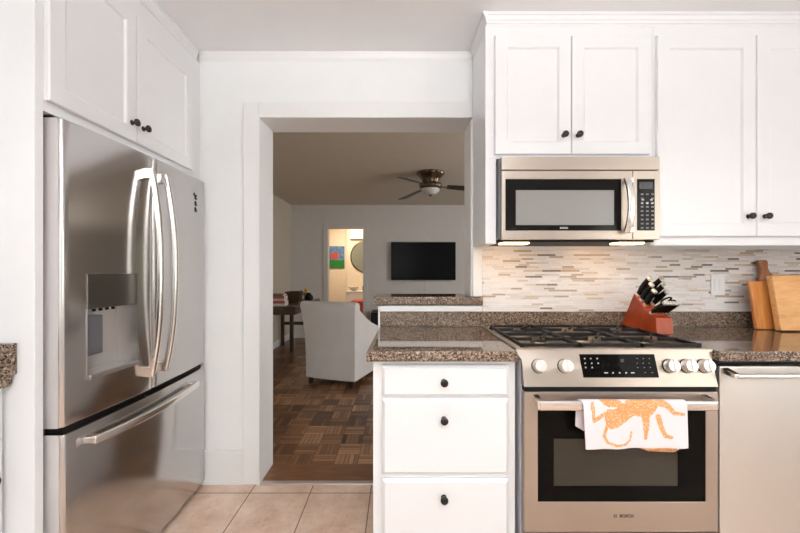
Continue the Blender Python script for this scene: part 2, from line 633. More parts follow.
def window(name, axis, p, a0, a1, z0, z1, n):
    b = MB()
    w = 0.05
    ms = [a0 + (a1 - a0) * k / n for k in range(n + 1)]
    for k, m_ in enumerate(ms):
        lo, hi = (m_, m_ + w) if k == 0 else ((m_ - w, m_) if k == n else (m_ - w / 2, m_ + w / 2))
        b.box(*((lo, hi, p, p + .05) if axis == 'y' else (p, p + .05, lo, hi)), z0, z1)
    for lo, hi in ((z0, z0 + w), (z1 - w, z1), ((z0 + z1) / 2 - .02, (z0 + z1) / 2 + .02)):
        b.box(*((a0, a1, p, p + .05) if axis == 'y' else (p, p + .05, a0, a1)), lo, hi)
    o = struct(b.build(name, M['trim'], smooth=False))
    g = MB()
    g.box(*((a0, a1, p + .02, p + .026) if axis == 'y' else (p + .02, p + .026, a0, a1)), z0, z1)
    g.build('pane', M['pane'], o, smooth=False)
    return o


window('added_window_1', 'y', KB - .08, -1.35, 1.45, 0.72, 2.28, 3)
window('added_window_2', 'x', KR + .03, -1.5, 0.3, 0.85, 2.15, 2)

# living room
b = MB(); b.box(-2.06, -1.96, WB, 6.62, 0, CH)
struct(b.build('wall_living_left', M['living_beige'], smooth=False))
b = MB()
b.box(3.5, 3.6, WB, 2.6, 0, CH); b.box(3.5, 3.6, 4.4, 6.75, 0, CH)
b.box(3.5, 3.6, 2.6, 4.4, 0, 0.8); b.box(3.5, 3.6, 2.6, 4.4, 2.2, CH)
struct(b.build('wall_living_right', M['living_wall'], smooth=False))
window('added_window_3', 'x', 3.53, 2.6, 4.4, 0.8, 2.2, 3)  # unseen window, added to light the living room
window('window_4', 'y', 6.66, 2.0, 2.9, 0.75, 2.15, 1)
DX0, DX1, DZ = -1.29, -0.65, 1.995                      # far doorway
b = MB()
b.box(-3.0, DX0, 6.62, 6.75, 0, CH); b.box(DX0, DX1, 6.62, 6.75, DZ, CH); b.box(DX1, 2.0, 6.62, 6.75, 0, CH)
b.box(2.0, 2.9, 6.62, 6.75, 0, 0.75); b.box(2.0, 2.9, 6.62, 6.75, 2.15, CH); b.box(2.9, 3.6, 6.62, 6.75, 0, CH)
struct(b.build('wall_living_far', M['living_wall'], smooth=False))
b = MB()
for x0, x1, z0, z1 in ((DX0 - .085, DX0, 0, DZ + .085), (DX1, DX1 + .085, 0, DZ + .085), (DX0, DX1, DZ, DZ + .085)):
    b.box(x0, x1, 6.60, 6.62, z0, z1)
struct(b.build('trim_far_doorway', M['living_wall'], bevel=.004))
# hall beyond
b = MB()
b.box(-3.0, -1.22, 8.6, 8.7, 0, CH)
b.box(-1.22, 1.0, 8.5, 8.7, 0, CH)
b.box(-3.0, -2.9, 6.75, 8.6, 0, CH)
b.box(0.9, 1.0, 6.75, 8.5, 0, CH)
struct(b.build('wall_hall', M['hall_wall'], smooth=False))

# opening trim
b = MB()
JD = WY - 0.014
b.box(-0.886, OX0, JD, WY, 0, 2.175)
b.box(OX0, 0.42, JD, WY, OZ, 2.175)
struct(b.build('trim_1', M['trim'], bevel=.004))
b = MB()
b.box(OX0 - .006, OX0 + .008, JD - .006, WB + .004, 0, OZ + .006)
b.box(OX0 + .008, OX1, JD - .006, WB + .004, OZ - .008, OZ + .006)
b.box(OX1 - .008, OX1 + .004, WY + .001, WB + .004, 1.075, OZ - .008)
struct(b.build('trim_2', M['trim'], bevel=.003))
b = MB(); b.box(OX1, 0.474, WY - .012, WY, 1.072, 1.345)
b.box(OX1 + .001, 0.44, WY - .018, WY - .012, 1.072, 1.335)
struct(b.build('trim_3', M['trim'], bevel=.003))
b = MB(); b.box(PX0 - .004, PX0 + .006, WY - .026, WB + .005, 0, 1.018)
b.box(PX0 + .006, 0.47, WY - .022, WY, 0.986, 1.018)
struct(b.build('trim_4', M['trim'], bevel=.002))
b = MB(); b.box(-1.137, -0.886, WY - .014, WY, 0, 0.195); b.box(-1.137, -0.886, WY - .017, WY, 0, 0.02)
struct(b.build('baseboard_back', M['trim'], bevel=.003))
b = MB(); b.box(-1.96, -1.945, WB, 6.6, 0, 0.1)
struct(b.build('baseboard_living_left', M['trim'], bevel=.003))
# thresholds
b = MB(); b.box(OX0 + .009, PX0 - .013, WY + .012, WB, 0, 0.008)
struct(b.build('trim_5', M['threshold'], bevel=.002))
b = MB(); b.box(OX0 + .009, PX0 - .013, WY - .02, WY + .014, 0, 0.011)
struct(b.build('trim_6', plain('brushed_threshold_metal', (0.62, 0.55, 0.52), 0.35, 0.7), bevel=.004))

# crown mouldings
crown = [(0, -.058), (.005, -.058), (.007, -.047), (.012, -.044), (.014, -.033), (.020, -.030), (.028, -.014), (.036, -.012), (.036, 0), (0, 0)]
b = MB()
b.prism([(WY - p, CH + z) for p, z in [(0, -.046), (.004, -.046), (.006, -.034), (.010, -.028), (.016, -.012), (.018, -.010), (.018, 0), (0, 0)]], 'x', -1.137, 0.42)
struct(b.build('trim_crown_back', M['trim'], smooth=False))

# ------------------------------------------------------------------ cabinet building blocks


def mapper(face, plane):
    if face == '-y':
        return lambda u, v, w: (u, plane - w, v)
    return lambda u, v, w: (plane + w, u, v)


def rect_ring(mp, u0, u1, v0, v1, ins, w):
    return [mp(u0 + ins, v0 + ins, w), mp(u1 - ins, v0 + ins, w), mp(u1 - ins, v1 - ins, w), mp(u0 + ins, v1 - ins, w)]


def shaker(name, face, plane, u0, u1, v0, v1, parent, stile=0.056, t=0.016):
    mp = mapper(face, plane)
    b = MB()
    b.rings([rect_ring(mp, u0, u1, v0, v1, i, w) for i, w in
             ((0, 0), (0, t - .003), (.003, t), (stile, t), (stile + .003, t - .002), (stile + .008, t - .009), (stile + .011, t - .009))])
    return b.build(name, M['cab'], parent, smooth=False)


def slab_front(name, face, plane, u0, u1, v0, v1, parent, t=0.021):
    mp = mapper(face, plane)
    b = MB()
    b.rings([rect_ring(mp, u0, u1, v0, v1, i, w) for i, w in
             ((0, 0), (0, .011), (.003, .0135), (.012, t), (.016, t))])
    return b.build(name, M['cab'], parent, smooth=False)


KNOB = [(.011, 0), (.011, .002), (.0065, .004), (.006, .014), (.010, .017), (.0148, .020), (.0155, .024), (.0148, .028), (.011, .0305), (.0065, .031), (.006, .0296), (.001, .0296)]


def knob(face, plane, u, v, parent):
    mp = mapper(face, plane)
    b = MB()
    ax = (0, -1, 0) if face == '-y' else (1, 0, 0)
    b.lathe(KNOB, mp(u, v, -.0005), ax, 20)
    return b.build('knob', M['bronze'], parent, angle=50)


# ------------------------------------------------------------------ cabinet around the fridge
FX = -1.137
t_ = thing('wall_cabinet', 'tall white cabinet surround with two doors above the stainless fridge', 'cabinet', (-1.49, 1.6, 0))
b = MB(); b.box(KL + .002, FX, 1.163, WY - .002, 1.728, 2.40); b.box(FX - .02, FX, 2.066, WY - .002, 0, 1.728)
b.build('cabinet_box', M['cab'], t_, bevel=.002)
b = MB(); b.box(KL + .002, FX + .001, 1.135, 1.163, 0, 2.455)
b.build('end_panel', M['cab'], t_, bevel=.002)
d = shaker('door', '+x', FX, 1.167, 1.558, 1.763, 2.311, t_); knob('+x', FX + .016, 1.528, 1.838, d)
d = shaker('door', '+x', FX, 1.564, 1.982, 1.763, 2.311, t_); knob('+x', FX + .016, 1.596, 1.838, d)
b = MB()
b.prism([(FX - .001 + p * .45, CH - .002 + z) for p, z in crown], 'y', 1.163, WY - .036)
b.box(KL + .01, FX, 1.165, WY - .036, 2.40, CH - .002)
b.build('crown', M['cab'], t_, smooth=False)

# ------------------------------------------------------------------ refrigerator
fr = thing('refrigerator', 'stainless steel french door fridge with an ice and water dispenser', 'fridge', (-1.45, 1.625, 0))
FY0, FY1, FYM = 1.187, 2.062, 1.600
b = MB(); b.box(-1.80, -1.172, FY0 + .004, FY1 - .004, 0.03, 1.70)
b.box(-1.78, -1.20, FY0 + .02, FY1 - .02, 0.0, 0.03)
b.build('body', M['steel_dark'], fr, bevel=.003)


def fx(y, y0, y1, extra=0.0):
    s = (y - 1.6245) / 0.4375
    v = -1.100 + 0.021 * (1 - s * s) + extra
    r = 0.013
    e = min(y - y0, y1 - y)
    if e < r:
        v -= r - math.sqrt(max(0, r * r - (r - e) ** 2))
    return v


def slab(y0, y1, z0, z1, hole=None, extra=0.0, back=-1.168):
    ys = {y0 + 0.013 * (1 - math.cos(R(90 * k / 6))) for k in range(7)} | {y1 - 0.013 * (1 - math.cos(R(90 * k / 6))) for k in range(7)}
    n = 22
    ys |= {y0 + .013 + (y1 - y0 - .026) * k / n for k in range(1, n)}
    if hole:
        ys = {y for y in ys if min(abs(y - hole[0]), abs(y - hole[1])) > .004} | {hole[0], hole[1]}
    ys = sorted(ys)
    ed = 0.006
    zs = [z0, z0 + ed * .3, z0 + ed, *( [hole[2], hole[3]] if hole else []), z1 - ed, z1 - ed * .3, z1]
    def dz(z):
        e = min(z - z0, z1 - z)
        return 0 if e >= ed else ed - math.sqrt(max(0, ed * ed - (ed - e) ** 2))
    b = MB(); bm = b.bm
    g = [[bm.verts.new((fx(y, y0, y1, extra) - dz(z), y, z)) for y in ys] for z in zs]
    for i in range(len(zs) - 1):
        for j in range(len(ys) - 1):
            if hole and zs[i] == hole[2] and hole[0] <= ys[j] < hole[1]:
                continue
            bm.faces.new((g[i][j], g[i][j + 1], g[i + 1][j + 1], g[i + 1][j]))
    bk = [bm.verts.new(p) for p in ((back, y0, z0), (back, y1, z0), (back, y1, z1), (back, y0, z1))]
    bm.faces.new(bk)
    bm.faces.new([bk[0], bk[1]] + [g[0][j] for j in range(len(ys) - 1, -1, -1)])
    bm.faces.new([bk[3], bk[2]] + [g[-1][j] for j in range(len(ys) - 1, -1, -1)])
    # the door's upright sides are plain grey, its front brushed steel
    bm.faces.new([bk[0], bk[3]] + [g[i][0] for i in range(len(zs) - 1, -1, -1)]).material_index = 1
    bm.faces.new([bk[1], bk[2]] + [g[i][-1] for i in range(len(zs) - 1, -1, -1)]).material_index = 1
    return b


HY0, HY1, HZ0, HZ1 = 1.272, 1.500, 0.832, 1.205
ld = slab(FY0, FYM - .003, 0.700, 1.716, (HY0, HY1, HZ0, HZ1)).build('door', [M['steel'], M['door_side']], fr, angle=30)
rd = slab(FYM + .003, FY1, 0.700, 1.716).build('door', [M['steel'], M['door_side']], fr, angle=30)
fz = slab(FY0, FY1, 0.036, 0.678, extra=.003).build('freezer_drawer', [M['steel'], M['door_side']], fr, angle=30)
b = MB(); b.box(-1.172, -1.112, FY0 + .02, FY1 - .02, 0.676, 0.702)
b.build('gasket', M['blackm'], fr)

# dispenser let into the near door: flat control panel above a hollow with paddle and tray
dsp = MB()
ZS = 1.080
xa, xb = fx(HY0, 0, 9) + .004, fx(HY1, 0, 9) + .004
dsp.rings([[(xa - .05, HY0, ZS), (xb - .05, HY1, ZS), (xb - .05, HY1, HZ1), (xa - .05, HY0, HZ1)],
           [(xa, HY0, ZS), (xb, HY1, ZS), (xb, HY1, HZ1), (xa, HY0, HZ1)]])
dp = dsp.build('dispenser_panel', M['steel_dark'], ld, bevel=.002)
b = MB()
xi = -1.160
b.face([(xi, HY0, HZ0), (xi, HY1, HZ0), (xi, HY1, ZS), (xi, HY0, ZS)])
b.face([(xi, HY0, HZ0), (xa, HY0, HZ0), (xa, HY0, ZS), (xi, HY0, ZS)])
b.face([(xi, HY1, HZ0), (xb, HY1, HZ0), (xb, HY1, ZS), (xi, HY1, ZS)])
b.face([(xi, HY0, ZS), (xa, HY0, ZS), (xb, HY1, ZS), (xi, HY1, ZS)])
b.face([(xi, HY0, HZ0), (xa, HY0, HZ0), (xb, HY1, HZ0), (xi, HY1, HZ0)])
bmesh.ops.remove_doubles(b.bm, verts=b.bm.verts, dist=1e-5)
b.build('dispenser_recess', M['steel_recess'], ld, smooth=False)
b = MB()
b.prism([(xi, HY0 + .002), (xa + .010, HY0 + .002), (xb + .010, HY1 - .002), (xi, HY1 - .002)], 'z', HZ0 + .0005, HZ0 + .018)
b.build('drip_tray', M['steel_recess'], ld, bevel=.003)
b = MB(); b.box(xi + .002, xi + .052, HY0 + .028, HY0 + .092, 0.91, 1.052)
b.build('paddle', plain('paddle_grey', (0.10, 0.10, 0.11), 0.3), ld, bevel=.004)
b = MB()
for k in range(4):
    b.tube((xi + .035, HY0 + .07 + .03 * k, ZS - .014), (xi + .035, HY0 + .07 + .03 * k, ZS - .0005), .006)
b.build('nozzle', M['blackm'], ld)


def bow_handle(y, z0, z1, parent, lean=0.0):
    n = 28
    path, sc = [], []
    for k in range(n + 1):
        s = k / n
        zz = z0 + (z1 - z0) * s
        bow = 1 - abs(2 * s - 1) ** 2.4
        path.append((fx(y, 0, 9) + 0.026 + 0.040 * bow, y + lean * bow, zz))
    b = MB()
    b.sweep(path, rrect(.0125, .011, .006), up=(1, 0, 0))
    for zz in (z0 + .012, z1 - .012):
        b.box(fx(y, 0, 9) - .004, fx(y, 0, 9) + .036, y - .012, y + .012, zz - .022, zz + .022)
    return b.build('handle', M['steel_bright'], parent, bevel=.003)


bow_handle(1.553, 0.775, 1.642, ld, -.004)
bow_handle(1.645, 0.775, 1.642, rd, .004)
n = 28
path = []
for k in range(n + 1):
    s = k / n
    y = 1.262 + (1.905 - 1.262) * s
    path.append((fx(y, 0, 9) + .034 + .014 * (1 - abs(2 * s - 1) ** 2.2), y, 0.628 - .006 * (1 - abs(2 * s - 1) ** 2)))
b = MB()
b.sweep(path, rrect(.010, .015, .007), up=(0, 0, 1))
for y in (1.278, 1.889):
    b.box(fx(y, 0, 9) - .004, fx(y, 0, 9) + .042, y - .018, y + .018, 0.617, 0.639)
b.build('handle', M['steel_bright'], fz, bevel=.003)
for y in (FY0 + .004, FY1 - .036):
    b = MB(); b.box(-1.172, -1.138, y, y + .032, 1.7165, 1.726); b.build('hinge_cover', M['blackm'], fr, bevel=.003)
# three little dark magnets near the top of the far door
for k, zz in enumerate((1.612, 1.578, 1.545)):
    y = 1.955
    x = fx(y, 0, 9)
    b = MB()
    b.box(x - .0004, x + .004, y - .008, y - .002, zz - .012, zz + .012)
    b.box(x - .0004, x + .004, y - .002, y + .009, zz - .012, zz - .006)
    if k == 0:
        b.box(x - .0004, x + .004, y - .002, y + .006, zz + .006, zz + .012)
        b.box(x - .0004, x + .004, y - .022, y - .014, zz + .004, zz + .020)
    b.box(x - .0004, x + .0035, y - .002, y + .005, zz - .001, zz + .004)
    o = b.build('fridge_magnet', M['blackm'], bevel=.001)
    tag(o, ('topmost of three small black marks stacked on the far fridge door, with a slanted dash',
            'middle of three small black hooked marks on the far fridge door',
            'lowest of three small black hooked marks on the far fridge door')[k], 'magnet', 'small black magnets on the fridge')

# ------------------------------------------------------------------ counter run at the far left edge of the picture
lc = thing('base_cabinet', 'white base cabinet cut off at the left picture edge, beside the fridge panel', 'cabinet', (-1.5, 0.7, 0))
b = MB(); b.box(KL + .002, -1.232, 0.2, 1.132, 0.1, 0.856); b.box(KL + .002, -1.30, 0.2, 1.132, 0, 0.1)
b.build('cabinet_box', M['cab'], lc, bevel=.002)
d = shaker('door', '+x', -1.232, 0.66, 1.115, 0.13, 0.69, lc, .05); knob('+x', -1.216, 1.074, 0.590, d)
d = slab_front('drawer', '+x', -1.232, 0.66, 1.115, 0.70, 0.845, lc); knob('+x', -1.211, 0.88, 0.775, d)
b = MB(); b.box(KL + .001, -1.196, 0.18, 1.1335, 0.858, 0.895)
o = b.build('worktop', M['granite'], bevel=.012, seg=3)
tag(o, 'short speckled granite worktop end at the left picture edge', 'worktop')
b = MB(); b.box(KL + .001, -1.188, 1.112, 1.1335, 0.8955, 0.992)
o = b.build('granite_upstand', M['granite'], bevel=.003)
tag(o, 'small upright granite strip against the fridge end panel at left edge', 'backsplash')

# ------------------------------------------------------------------ drawer cabinet
dc = thing('drawer_cabinet', 'white three drawer base cabinet left of the range under granite', 'cabinet', (0.18, 1.75, 0))
b = MB(); b.box(-0.104, 0.466, 1.46, 2.055, 0.1, 0.860); b.box(-0.104, 0.466, 1.53, 2.055, 0, 0.1)
b.build('cabinet_box', M['cab'], dc, bevel=.002)
for z0, z1, kz in ((0.718, 0.840, 0.778), (0.408, 0.707, 0.630), (0.118, 0.390, 0.321)):
    d = slab_front('drawer', '-y', 1.46, -0.068, 0.436, z0, z1, dc)
    knob('-y', 1.439, 0.177, kz, d)

# ------------------------------------------------------------------ granite
b = MB()
b.prism([(-0.128, 1.413), (0.4615, 1.413), (0.4615, 1.4462), (0.482, 1.4462), (0.482, 2.004), (1.234, 2.004), (1.234, 1.4462), (1.2455, 1.4462), (1.2455, 1.413), (2.40, 1.413), (2.40, 2.054), (-0.110, 2.054)], 'z', 0.862, 0.902)
o = b.build('worktop', M['granite'], bevel=.008, seg=3)
tag(o, 'polished brown speckled granite worktop running either side of the range', 'worktop')
b = MB(); b.box(PX0 + .007, 2.40, 2.054, 2.0785, 0.9025, 0.985)
o = b.build('granite_upstand', M['granite'], bevel=.002)
tag(o, 'long low granite upstand along the wall behind range and knife block', 'backsplash')
b = MB(); b.prism([(-0.146, 2.046), (0.474, 2.046), (0.474, 2.067), (0.405, 2.067), (0.405, 2.33), (-0.146, 2.33)], 'z', 1.022, 1.070)
o = b.build('bar_ledge', M['granite'], bevel=.008, seg=3)
tag(o, 'raised granite bar ledge capping the low wall in the opening', 'ledge')

b = MB(); b.box(0.4745, 2.40, 2.068, 2.0795, 0.9855, 1.3365)
o = b.build('mosaic_backsplash', M['mosaic'], smooth=False)
tag(o, 'thin cream and brown strip mosaic backsplash above the granite upstand', 'backsplash')

# ------------------------------------------------------------------ upper cabinets
UC = 1.77
uc = thing('wall_cabinet', 'white two door wall cabinet directly above the microwave', 'cabinet', (0.83, 1.9, 1.337))
b = MB()
b.prism([(0.42, UC), (1.234, UC), (1.234, 2.0785), (0.476, 2.0785), (0.476, 2.064), (0.42, 2.064)], 'z', 1.760, 2.405)
b.build('cabinet_box', M['cab'], uc, bevel=.002)
b = MB(); b.prism([(0.42, UC), (0.472, UC), (0.472, 2.064), (0.42, 2.064)], 'z', 1.347, 1.760)
b.build('side_panel', M['cab'], uc, bevel=.002)
for u0, u1, ku in ((0.464, 0.830, 0.793), (0.834, 1.210, 0.862)):
    d = shaker('door', '-y', UC, u0, u1, 1.779, 2.352, uc); knob('-y', UC - .016, ku, 1.868, d)
ur = thing('wall_cabinet', 'tall white wall cabinet right of the microwave, above the cutting boards', 'cabinet', (1.74, 1.9, 1.337))
b = MB(); b.box(1.2345, 2.40, UC, 2.0675, 1.375, 2.405)
b.build('cabinet_box', M['cab'], ur, bevel=.002)
b = MB(); b.box(1.2345, 2.40, UC - .004, UC + .02, 1.338, 1.375)
b.build('light_rail', M['cab'], ur, bevel=.003)
for u0, u1, ku in ((1.246, 1.722, 1.683), (1.726, 2.20, 1.762)):
    d = shaker('door', '-y', UC, u0, u1, 1.382, 2.352, ur, .060); knob('-y', UC - .016, ku, 1.478, d)
b = MB()
b.prism([(UC + .001 - p * .75, CH - .001 + z) for p, z in crown], 'x', 0.42 - .0, 2.40)
b.prism([(0.42 + .001 - p * .5, CH - .001 + z) for p, z in crown], 'y', UC - .03, WY - .035)
b.box(0.422, 2.40, UC + .002, 2.06, 2.4055, CH - .001)
struct(b.build('trim_crown_cabinets', M['cab'], smooth=False))

# ------------------------------------------------------------------ microwave
mw = thing('microwave', 'stainless over the range microwave with a grey glass door', 'microwave', (0.865, 1.9, 1.364))
MY = 1.722
b = MB(); b.box(0.489, 1.2335, MY + .03, 2.066, 1.372, 1.757)
b.build('body', M['grey_side'], mw, bevel=.002)
b = MB(); b.box(0.486, 1.2335, MY, MY + .03, 1.694, 1.757); b.build('vent_panel', M['steel_range'], mw, bevel=.002)
xs = lambda px: (px - CX) * MY / F
zs = lambda py: EYE - (py - CY) * MY / F


def frame_panel(x0, x1, z0, z1, ix0, ix1, iz0, iz1, yf, t):
    b = MB()
    o = [(x0, z0), (x1, z0), (x1, z1), (x0, z1)]
    i = [(ix0, iz0), (ix1, iz0), (ix1, iz1), (ix0, iz1)]
    b.rings([[(x, yf + t, z) for x, z in i], [(x, yf + t, z) for x, z in o], [(x, yf, z) for x, z in o], [(x, yf, z) for x, z in i],
             [(x, yf + t, z) for x, z in i]], False, False)
    bmesh.ops.remove_doubles(b.bm, verts=b.bm.verts, dist=1e-6)
    return b


dX1 = xs(633)
gx0, gx1, gz0, gz1 = xs(505.5), xs(621.5), zs(230.5), zs(179)
door = frame_panel(0.486, dX1 - .0015, 1.364, 1.690, gx0, gx1, gz0, gz1, MY, .028).build('door', M['steel_range'], mw, bevel=.002)
wx0, wx1, wz0, wz1 = xs(516), xs(614.5), zs(225), zs(190)
frame_panel(gx0, gx1, gz0, gz1, wx0, wx1, wz0, wz1, MY + .002, .024).build('glass_border', M['black'], door)
b = MB(); b.box(wx0, wx1, MY + .004, MY + .02, wz0, wz1)
b.build('window', plain('microwave_screen', (0.24, 0.23, 0.22), 0.22, spec=0.5), door)
n = 20
path = []
for k in range(n + 1):
    s = k / n
    path.append((xs(624) + .004 * (1 - (2 * s - 1) ** 2), MY - .022 - .026 * (1 - abs(2 * s - 1) ** 2.2), zs(233) + (zs(179) - zs(233)) * s))
b = MB(); b.sweep(path, rrect(.0145, .008, .005), up=(0, -1, 0))
for zz in (path[0][2] + .012, path[-1][2] - .012):
    b.box(xs(624), xs(630), MY - .03, MY, zz - .012, zz + .012)
b.build('handle', M['steel_bright'], door, bevel=.002)
b = MB(); b.box(dX1 + .0005, 1.2335, MY, MY + .03, 1.364, 1.690)
cp = b.build('control_section', M['steel_range'], mw, bevel=.002)
b = MB(); b.box(xs(637), xs(654.5), MY - .0015, MY + .002, zs(230.5), zs(179)); kp = b.build('keypad', M['black'], cp)
b = MB(); b.box(xs(639), xs(652.5), MY - .0022, MY - .001, zs(189), zs(182)); b.build('display', plain('display_grey', (0.05, 0.05, 0.055), 0.2), kp)
b = MB()
for r_ in range(9):
    for c_ in range(3):
        px, py = 640.6 + 5.2 * c_, 193.5 + 4.2 * r_
        if r_ == 1 and c_ == 1:
            continue
        b.box(xs(px), xs(px + 2.6), MY - .0022, MY - .001, zs(py + 1.6), zs(py))
b.build('buttons', M['marking_dim'], kp)
b = MB()
for px, py in ((641.5, 199.3), (650, 199.3), (640.8, 202.8), (645.8, 202.8), (650.8, 202.8)):
    b.box(xs(px), xs(px + 2.2), MY - .0026, MY - .001, zs(py + 1.2), zs(py))
b.build('lit_buttons', M['marking'], kp)
text_mesh('logo', 'BOSCH', .0115, M['marking'], mw, (xs(564), MY + .0005, zs(228)), ROT_FRONT, bold=.0003)
b = MB(); b.box(0.492, 1.230, MY + .035, 2.06, 1.355, 1.3715)
un = b.build('underside', M['blackm'], mw, bevel=.002)
for x0, x1 in ((0.502, 0.632), (1.065, 1.19)):
    b = MB(); b.box(x0, x1, MY + .040, MY + .12, 1.347, 1.3545); b.build('lamp', M['lens'], un, bevel=.002)
for x in (0.58, 1.10):
    d_ = bpy.data.lights.new('microwave_lamp', 'AREA'); d_.shape = 'RECTANGLE'; d_.size, d_.size_y = .12, .07
    d_.energy = 0.34; d_.color = (1.0, 0.56, 0.24)
    o = bpy.data.objects.new('microwave_lamp', d_); o.location = (x, MY + .14, 1.346); o.rotation_euler = (R(35), 0, 0); COL.objects.link(o)

# ------------------------------------------------------------------ range
rg = thing('gas_range', 'stainless slide-in gas range with front knobs and oven below', 'stove', (0.857, 1.7, 0))
RX0, RX1 = 0.484, 1.232
b = MB(); b.box(RX0, RX1, 1.445, 1.998, 0.10, 0.888); b.box(RX0 + .03, RX1 - .03, 1.50, 1.998, 0, 0.10)
b.build('body', M['grey_side'], rg, bevel=.002)
b = MB()      # cooktop tray with raised rim
TX0, TX1, TY0, TY1 = 0.463, 1.2440, 1.442, 2.001
o4 = lambda i, z: [(TX0 + i, TY0 + i, z), (TX1 - i, TY0 + i, z), (TX1 - i, TY1 - i, z), (TX0 + i, TY1 - i, z)]
b.rings([o4(0.0235, .8885), o4(0.0235, .9027), o4(0.0, .9030), o4(0.0, .907), o4(.003, .909), o4(.016, .909), o4(.030, .892), o4(.034, .891)])
ct = b.build('cooktop', M['steel_range'], rg, angle=20)
burn = [(0.62, 1.62), (0.62, 1.87), (0.857, 1.74), (1.09, 1.62), (1.09, 1.87)]
for x, y in burn:
    s = 1.25 if x == 0.857 else 1.0
    b = MB(); b.lathe([(.052 * s, 0), (.050 * s, .005), (.036 * s, .006), (.034 * s, .011), (.001, .011)], (x, y, .8912), seg=28)
    bo = b.build('burner', M['brass'], rg)
    b = MB(); b.lathe([(.034 * s, .0), (.035 * s, .004), (.030 * s, .0065), (.001, .0065)], (x, y, .9024), seg=28)
    b.build('burner_cap', M['iron'], bo)
GZ0, GZ1 = .909, .923
for gx0_, gx1_ in ((0.492, 0.728), (0.736, 0.976), (0.984, 1.222)):
    b = MB()
    gy0, gy1 = 1.468, 1.976
    w = .009
    for y in (gy0, gy1 - w):
        b.box(gx0_, gx1_, y, y + w, GZ0, GZ1)
    for x in (gx0_, gx1_ - w):
        b.box(x, x + w, gy0, gy1, GZ0 - .002, GZ1 - .002)
    ym = (gy0 + gy1) / 2
    b.box(gx0_, gx1_, ym - w / 2, ym + w / 2, GZ0, GZ1)
    xm = (gx0_ + gx1_) / 2
    for yc in ((gy0 + ym) / 2, (gy1 + ym) / 2):
        b.box(gx0_, xm - .030, yc - w / 2, yc + w / 2, GZ0 + .001, GZ1 + .002)
        b.box(xm + .030, gx1_, yc - w / 2, yc + w / 2, GZ0 + .001, GZ1 + .002)
        for sx in (-1, 1):
            b.sweep([(xm + sx * .022, yc + sx * .030, GZ0 + .008), (xm + sx * .085, yc + sx * .122, GZ0 + .007)], rrect(.004, .006, .002))
    for x in (gx0_ + .006, gx1_ - .006):
        for y in (gy0 + .006, gy1 - .006):
            b.tube((x, y, .892), (x, y, GZ0 + .003), .009, 10)
    b.build('grate', M['iron'], rg, bevel=.0015)

# slanted control panel
PT = (1.444, 0.9045); PB = (1.405, 0.768)                     # (y, z) top and bottom edge
b = MB()
top = [(0.463, PT[0], PT[1]), (1.244, PT[0], PT[1])]
mid_t = 0.30
ym_, zm_ = PT[0] + (PB[0] - PT[0]) * mid_t, PT[1] + (PB[1] - PT[1]) * mid_t
for (xa0, xa1, ya, za), (xb0, xb1, yb, zb) in (((0.463, 1.244, PT[0], PT[1]), (0.4655, 1.2415, PT[0] - .003, PT[1] - .012)),
                                              ((0.4655, 1.2415, PT[0] - .003, PT[1] - .012), (0.478, 1.234, PT[0] - .009, PT[1] - .030)),
                                              ((0.478, 1.234, PT[0] - .009, PT[1] - .030), (0.484, 1.232, ym_, zm_)),
                                              ((0.484, 1.232, ym_, zm_), (0.484, 1.232, PB[0], PB[1]))):
    b.face([(xa0, ya, za), (xa1, ya, za), (xb1, yb, zb), (xb0, yb, zb)])
    b.face([(xa0, ya, za), (xb0, yb, zb), (xb0, 1.4445, zb), (xa0, 1.4445, za)])
    b.face([(xa1, ya, za), (xb1, yb, zb), (xb1, 1.4445, zb), (xa1, 1.4445, za)])
b.face([(0.484, PB[0], PB[1]), (1.232, PB[0], PB[1]), (1.232, 1.4445, PB[1]), (0.484, 1.4445, PB[1])])
bmesh.ops.remove_doubles(b.bm, verts=b.bm.verts, dist=1e-5)
cpan = b.build('control_panel', M['steel_range'], rg, angle=20)
pn = Vector((0, PB[1] - PT[1], -(PB[0] - PT[0]))).normalized()    # outward normal
if pn.y > 0:
    pn = -pn
pd = Vector((0, PB[0] - PT[0], PB[1] - PT[1]))


def pp(x, t, off=0.0):
    # a point of the slanted panel, t = 0 at the top edge, 1 at the bottom
    return Vector((x, PT[0] + pd.y * t, PT[1] + pd.z * t)) + pn * off


def ppx(px, py, off=0.0):
    t = (py - 349.5) / (387.0 - 349.5)
    y = PT[0] + pd.y * t
    return pp((px - CX) * y / F, t, off)


b = MB()
q = [(579, 354.5), (654, 354.5), (659, 378), (583.5, 378)]
b.rings([[ppx(x, y, -.002) for x, y in q], [ppx(x, y, .0012) for x, y in q]])
dsp_ = b.build('touch_display', M['glass_dark'], cpan, smooth=False)


def marks(pts, name, mat, w, h):
    b = MB()
    for px, py in pts:
        b.face([ppx(px - w, py + h, .0016), ppx(px + w, py + h, .0016), ppx(px + w, py - h, .0016), ppx(px - w, py - h, .0016)])
    return b.build(name, mat, dsp_, smooth=False)


